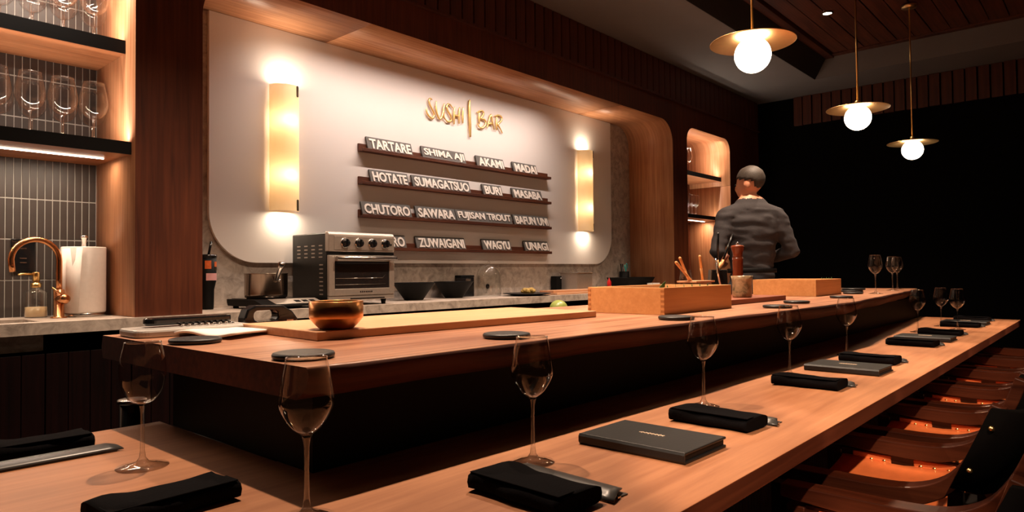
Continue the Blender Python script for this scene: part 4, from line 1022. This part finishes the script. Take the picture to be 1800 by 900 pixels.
# ------------------------------------------------------------------ chef, seen from behind, turned to the left
def chef():
    t = thing('person', 'person in black shirt and dark trousers standing behind the slab, back turned', 'person', (4.95, 2.02, .1), math.radians(47-90))
    # local frame: facing +y, x to the figure's right
    q = MB()
    S_ = lambda c, r, **k: q.sphere(c, r, 12, 8, **k)
    def limb(pts, rs):
        pts = [Vector(p) for p in pts]
        for a, b_, ra, rb_ in zip(pts, pts[1:], rs, rs[1:]):
            n = max(2, int((b_-a).length/max(.008, .4*min(ra, rb_))))
            for k in range(n+1): S_(tuple(a.lerp(b_, k/n)), ra+(rb_-ra)*k/n)
    # legs
    for sx in (-1, 1):
        limb([(sx*.10, 0, .88), (sx*.115, .01, .50), (sx*.12, -.015, .09)], [.095, .063, .046])
        S_((sx*.12, -.02, .05), .05); limb([(sx*.12, -.01, .045), (sx*.135, .15, .035)], [.043, .034])
    # pelvis, torso
    for z, rx, ry, y in ((.90, .175, .125, 0), (.98, .17, .118, 0), (1.06, .165, .112, 0), (1.14, .175, .118, .0), (1.22, .187, .125, -.005), (1.30, .198, .128, -.01), (1.37, .203, .122, -.012), (1.43, .185, .105, -.01), (1.47, .14, .08, -.005)):
        q.sphere((0, y, z), 1, 24, 10, sx=rx, sy=ry, sz=.12)
    # shoulders and arms: bent elbows, hands in front over the work
    for sx in (-1, 1):
        limb([(sx*.09, -.01, 1.46), (sx*.19, -.01, 1.42)], [.07, .075])
        el = (sx*.285, -.06, 1.16); wr_ = (sx*.16, .17, 1.10)
        limb([(sx*.20, -.01, 1.41), el, wr_], [.074, .054, .034])
        # hand with thumb and four curled fingers
        hw = Vector(wr_); dr_ = Vector((-sx*.35, .92, -.1)).normalized(); sd = Vector((dr_.y, -dr_.x, 0)).normalized()
        limb([wr_, tuple(hw+dr_*.08)], [.030, .034])
        for k, ln in enumerate((.062, .072, .066, .052)):
            b0 = hw+dr_*.095+sd*(.026-.0175*k); m0 = b0+dr_*ln*.5+Vector((0, 0, -.012)); e0 = b0+dr_*ln*.75+Vector((0, 0, -.045))
            limb([tuple(b0), tuple(m0), tuple(e0)], [.0105, .0098, .0085])
        th = hw+dr_*.035-sd*.028*sx*-1
        limb([tuple(hw+dr_*.03+Vector((-sx*.02, 0, 0))), tuple(hw+dr_*.075+Vector((-sx*.05, 0, -.01))), tuple(hw+dr_*.105+Vector((-sx*.05, 0, -.025)))], [.014, .0115, .009])
    # neck, head turned left
    limb([(0, -.005, 1.46), (0, .012, 1.56)], [.064, .058])
    ht = Matrix.Translation((0, .02, 1.66)) @ Matrix.Rotation(math.radians(48), 4, 'Z') @ Matrix.Rotation(math.radians(-8), 4, 'X')
    def H(c, r, **k):
        n0 = len(q.v); q.sphere(c, r, 18, 14, **k)
        for i in range(n0, len(q.v)): q.v[i] = tuple(ht @ Vector(q.v[i]))
    H((0, -.012, .03), .099, sx=.80, sy=1.0, sz=.98); H((0, .03, -.03), .075, sx=.85, sy=.95, sz=1.05); H((0, .05, -.075), .042, sx=1.0, sy=.9, sz=.75)
    H((0, .102, -.012), .014, sx=.8, sy=1.2, sz=1.5); H((0, .095, .012), .010, sz=2.0); H((0, .092, -.048), .016, sx=1.3, sy=.6, sz=.5); H((0, .090, -.060), .015, sx=1.2, sy=.6, sz=.5)
    for sx in (-1, 1):
        H((sx*.080, -.004, -.01), .028, sx=.35, sy=.8, sz=1.15); H((sx*.032, .079, .012), .0135)
    me = bpy.data.meshes.new('tmp_body'); me.from_pydata(q.v, [], q.f); tmp = bpy.data.objects.new('tmp_body', me); COL.objects.link(tmp)
    md = tmp.modifiers.new('r', 'REMESH'); md.mode = 'VOXEL'; md.voxel_size = .011; md.use_smooth_shade = True
    md2 = tmp.modifiers.new('s', 'SMOOTH'); md2.factor = .5; md2.iterations = 8
    dg = bpy.context.evaluated_depsgraph_get(); dg.update(); bme = bpy.data.meshes.new_from_object(tmp.evaluated_get(dg)); bpy.data.objects.remove(tmp)
    bme.name = 'body'
    for m_ in (skin, shirt, jeans, shoe_m): bme.materials.append(m_)
    for v in bme.vertices:     # cloth folds
        c = v.co
        if .12 < c.z < 1.47 and not (c.y > .19):
            f_ = noise.noise(Vector((c.x*9, c.y*9, c.z*22)))*.009 + noise.noise(Vector((c.x*14+c.z*12, c.y*12, c.z*30)))*.005
            v.co = c + v.normal*f_
    for p in bme.polygons:
        c = p.center; p.use_smooth = True
        hand = c.y > .165 and 1.0 < c.z < 1.2
        p.material_index = 3 if c.z < .085 else 2 if c.z < 1.0 else 0 if (c.z > 1.552 or hand) else 1
    o = bpy.data.objects.new('body', bme); COL.objects.link(o); o.parent = t
    # hair cap
    hq = MB()
    hq.sphere((0, -.018, .042), .103, 28, 20, sx=.82, sy=1.02, sz=.97)
    keep = []
    for f in hq.f:
        c = sum((Vector(hq.v[i]) for i in f), Vector())/len(f)
        if c.z > .035+.35*c.y or c.y < -.055 and c.z > -.045: keep.append(f)
    hq.f = keep; hq.mi = [0]*len(keep); hq.smooth = [True]*len(keep)
    hq.v = [tuple(Vector(v)*(1+.02*noise.noise(Vector(v)*60))) for v in hq.v]
    hq.xf(ht); o = hq.build('hair', hairm, t); md = o.modifiers.new('thick', 'SOLIDIFY'); md.thickness = .008; md.offset = -1
    for sx in (-1, 1):
        e = MB(); e.sphere((sx*.032, .0885, .013), .0085, 10, 8); e.xf(ht); e.build('eye', black, t)
    MB().lathe([(.179, 1.005), (.182, 1.008), (.182, 1.035), (.179, 1.038)], 40, cap0=False, cap1=False).xf(Matrix.Diagonal((1, .70, 1, 1))).build('belt', black, t)
    q2 = MB(); q2.lathe([(.085, 1.475), (.074, 1.50), (.068, 1.54), (.064, 1.542)], 28, cap0=False, cap1=False, c=(0, .003, 0)); q2.build('collar', shirt, t)
chef()
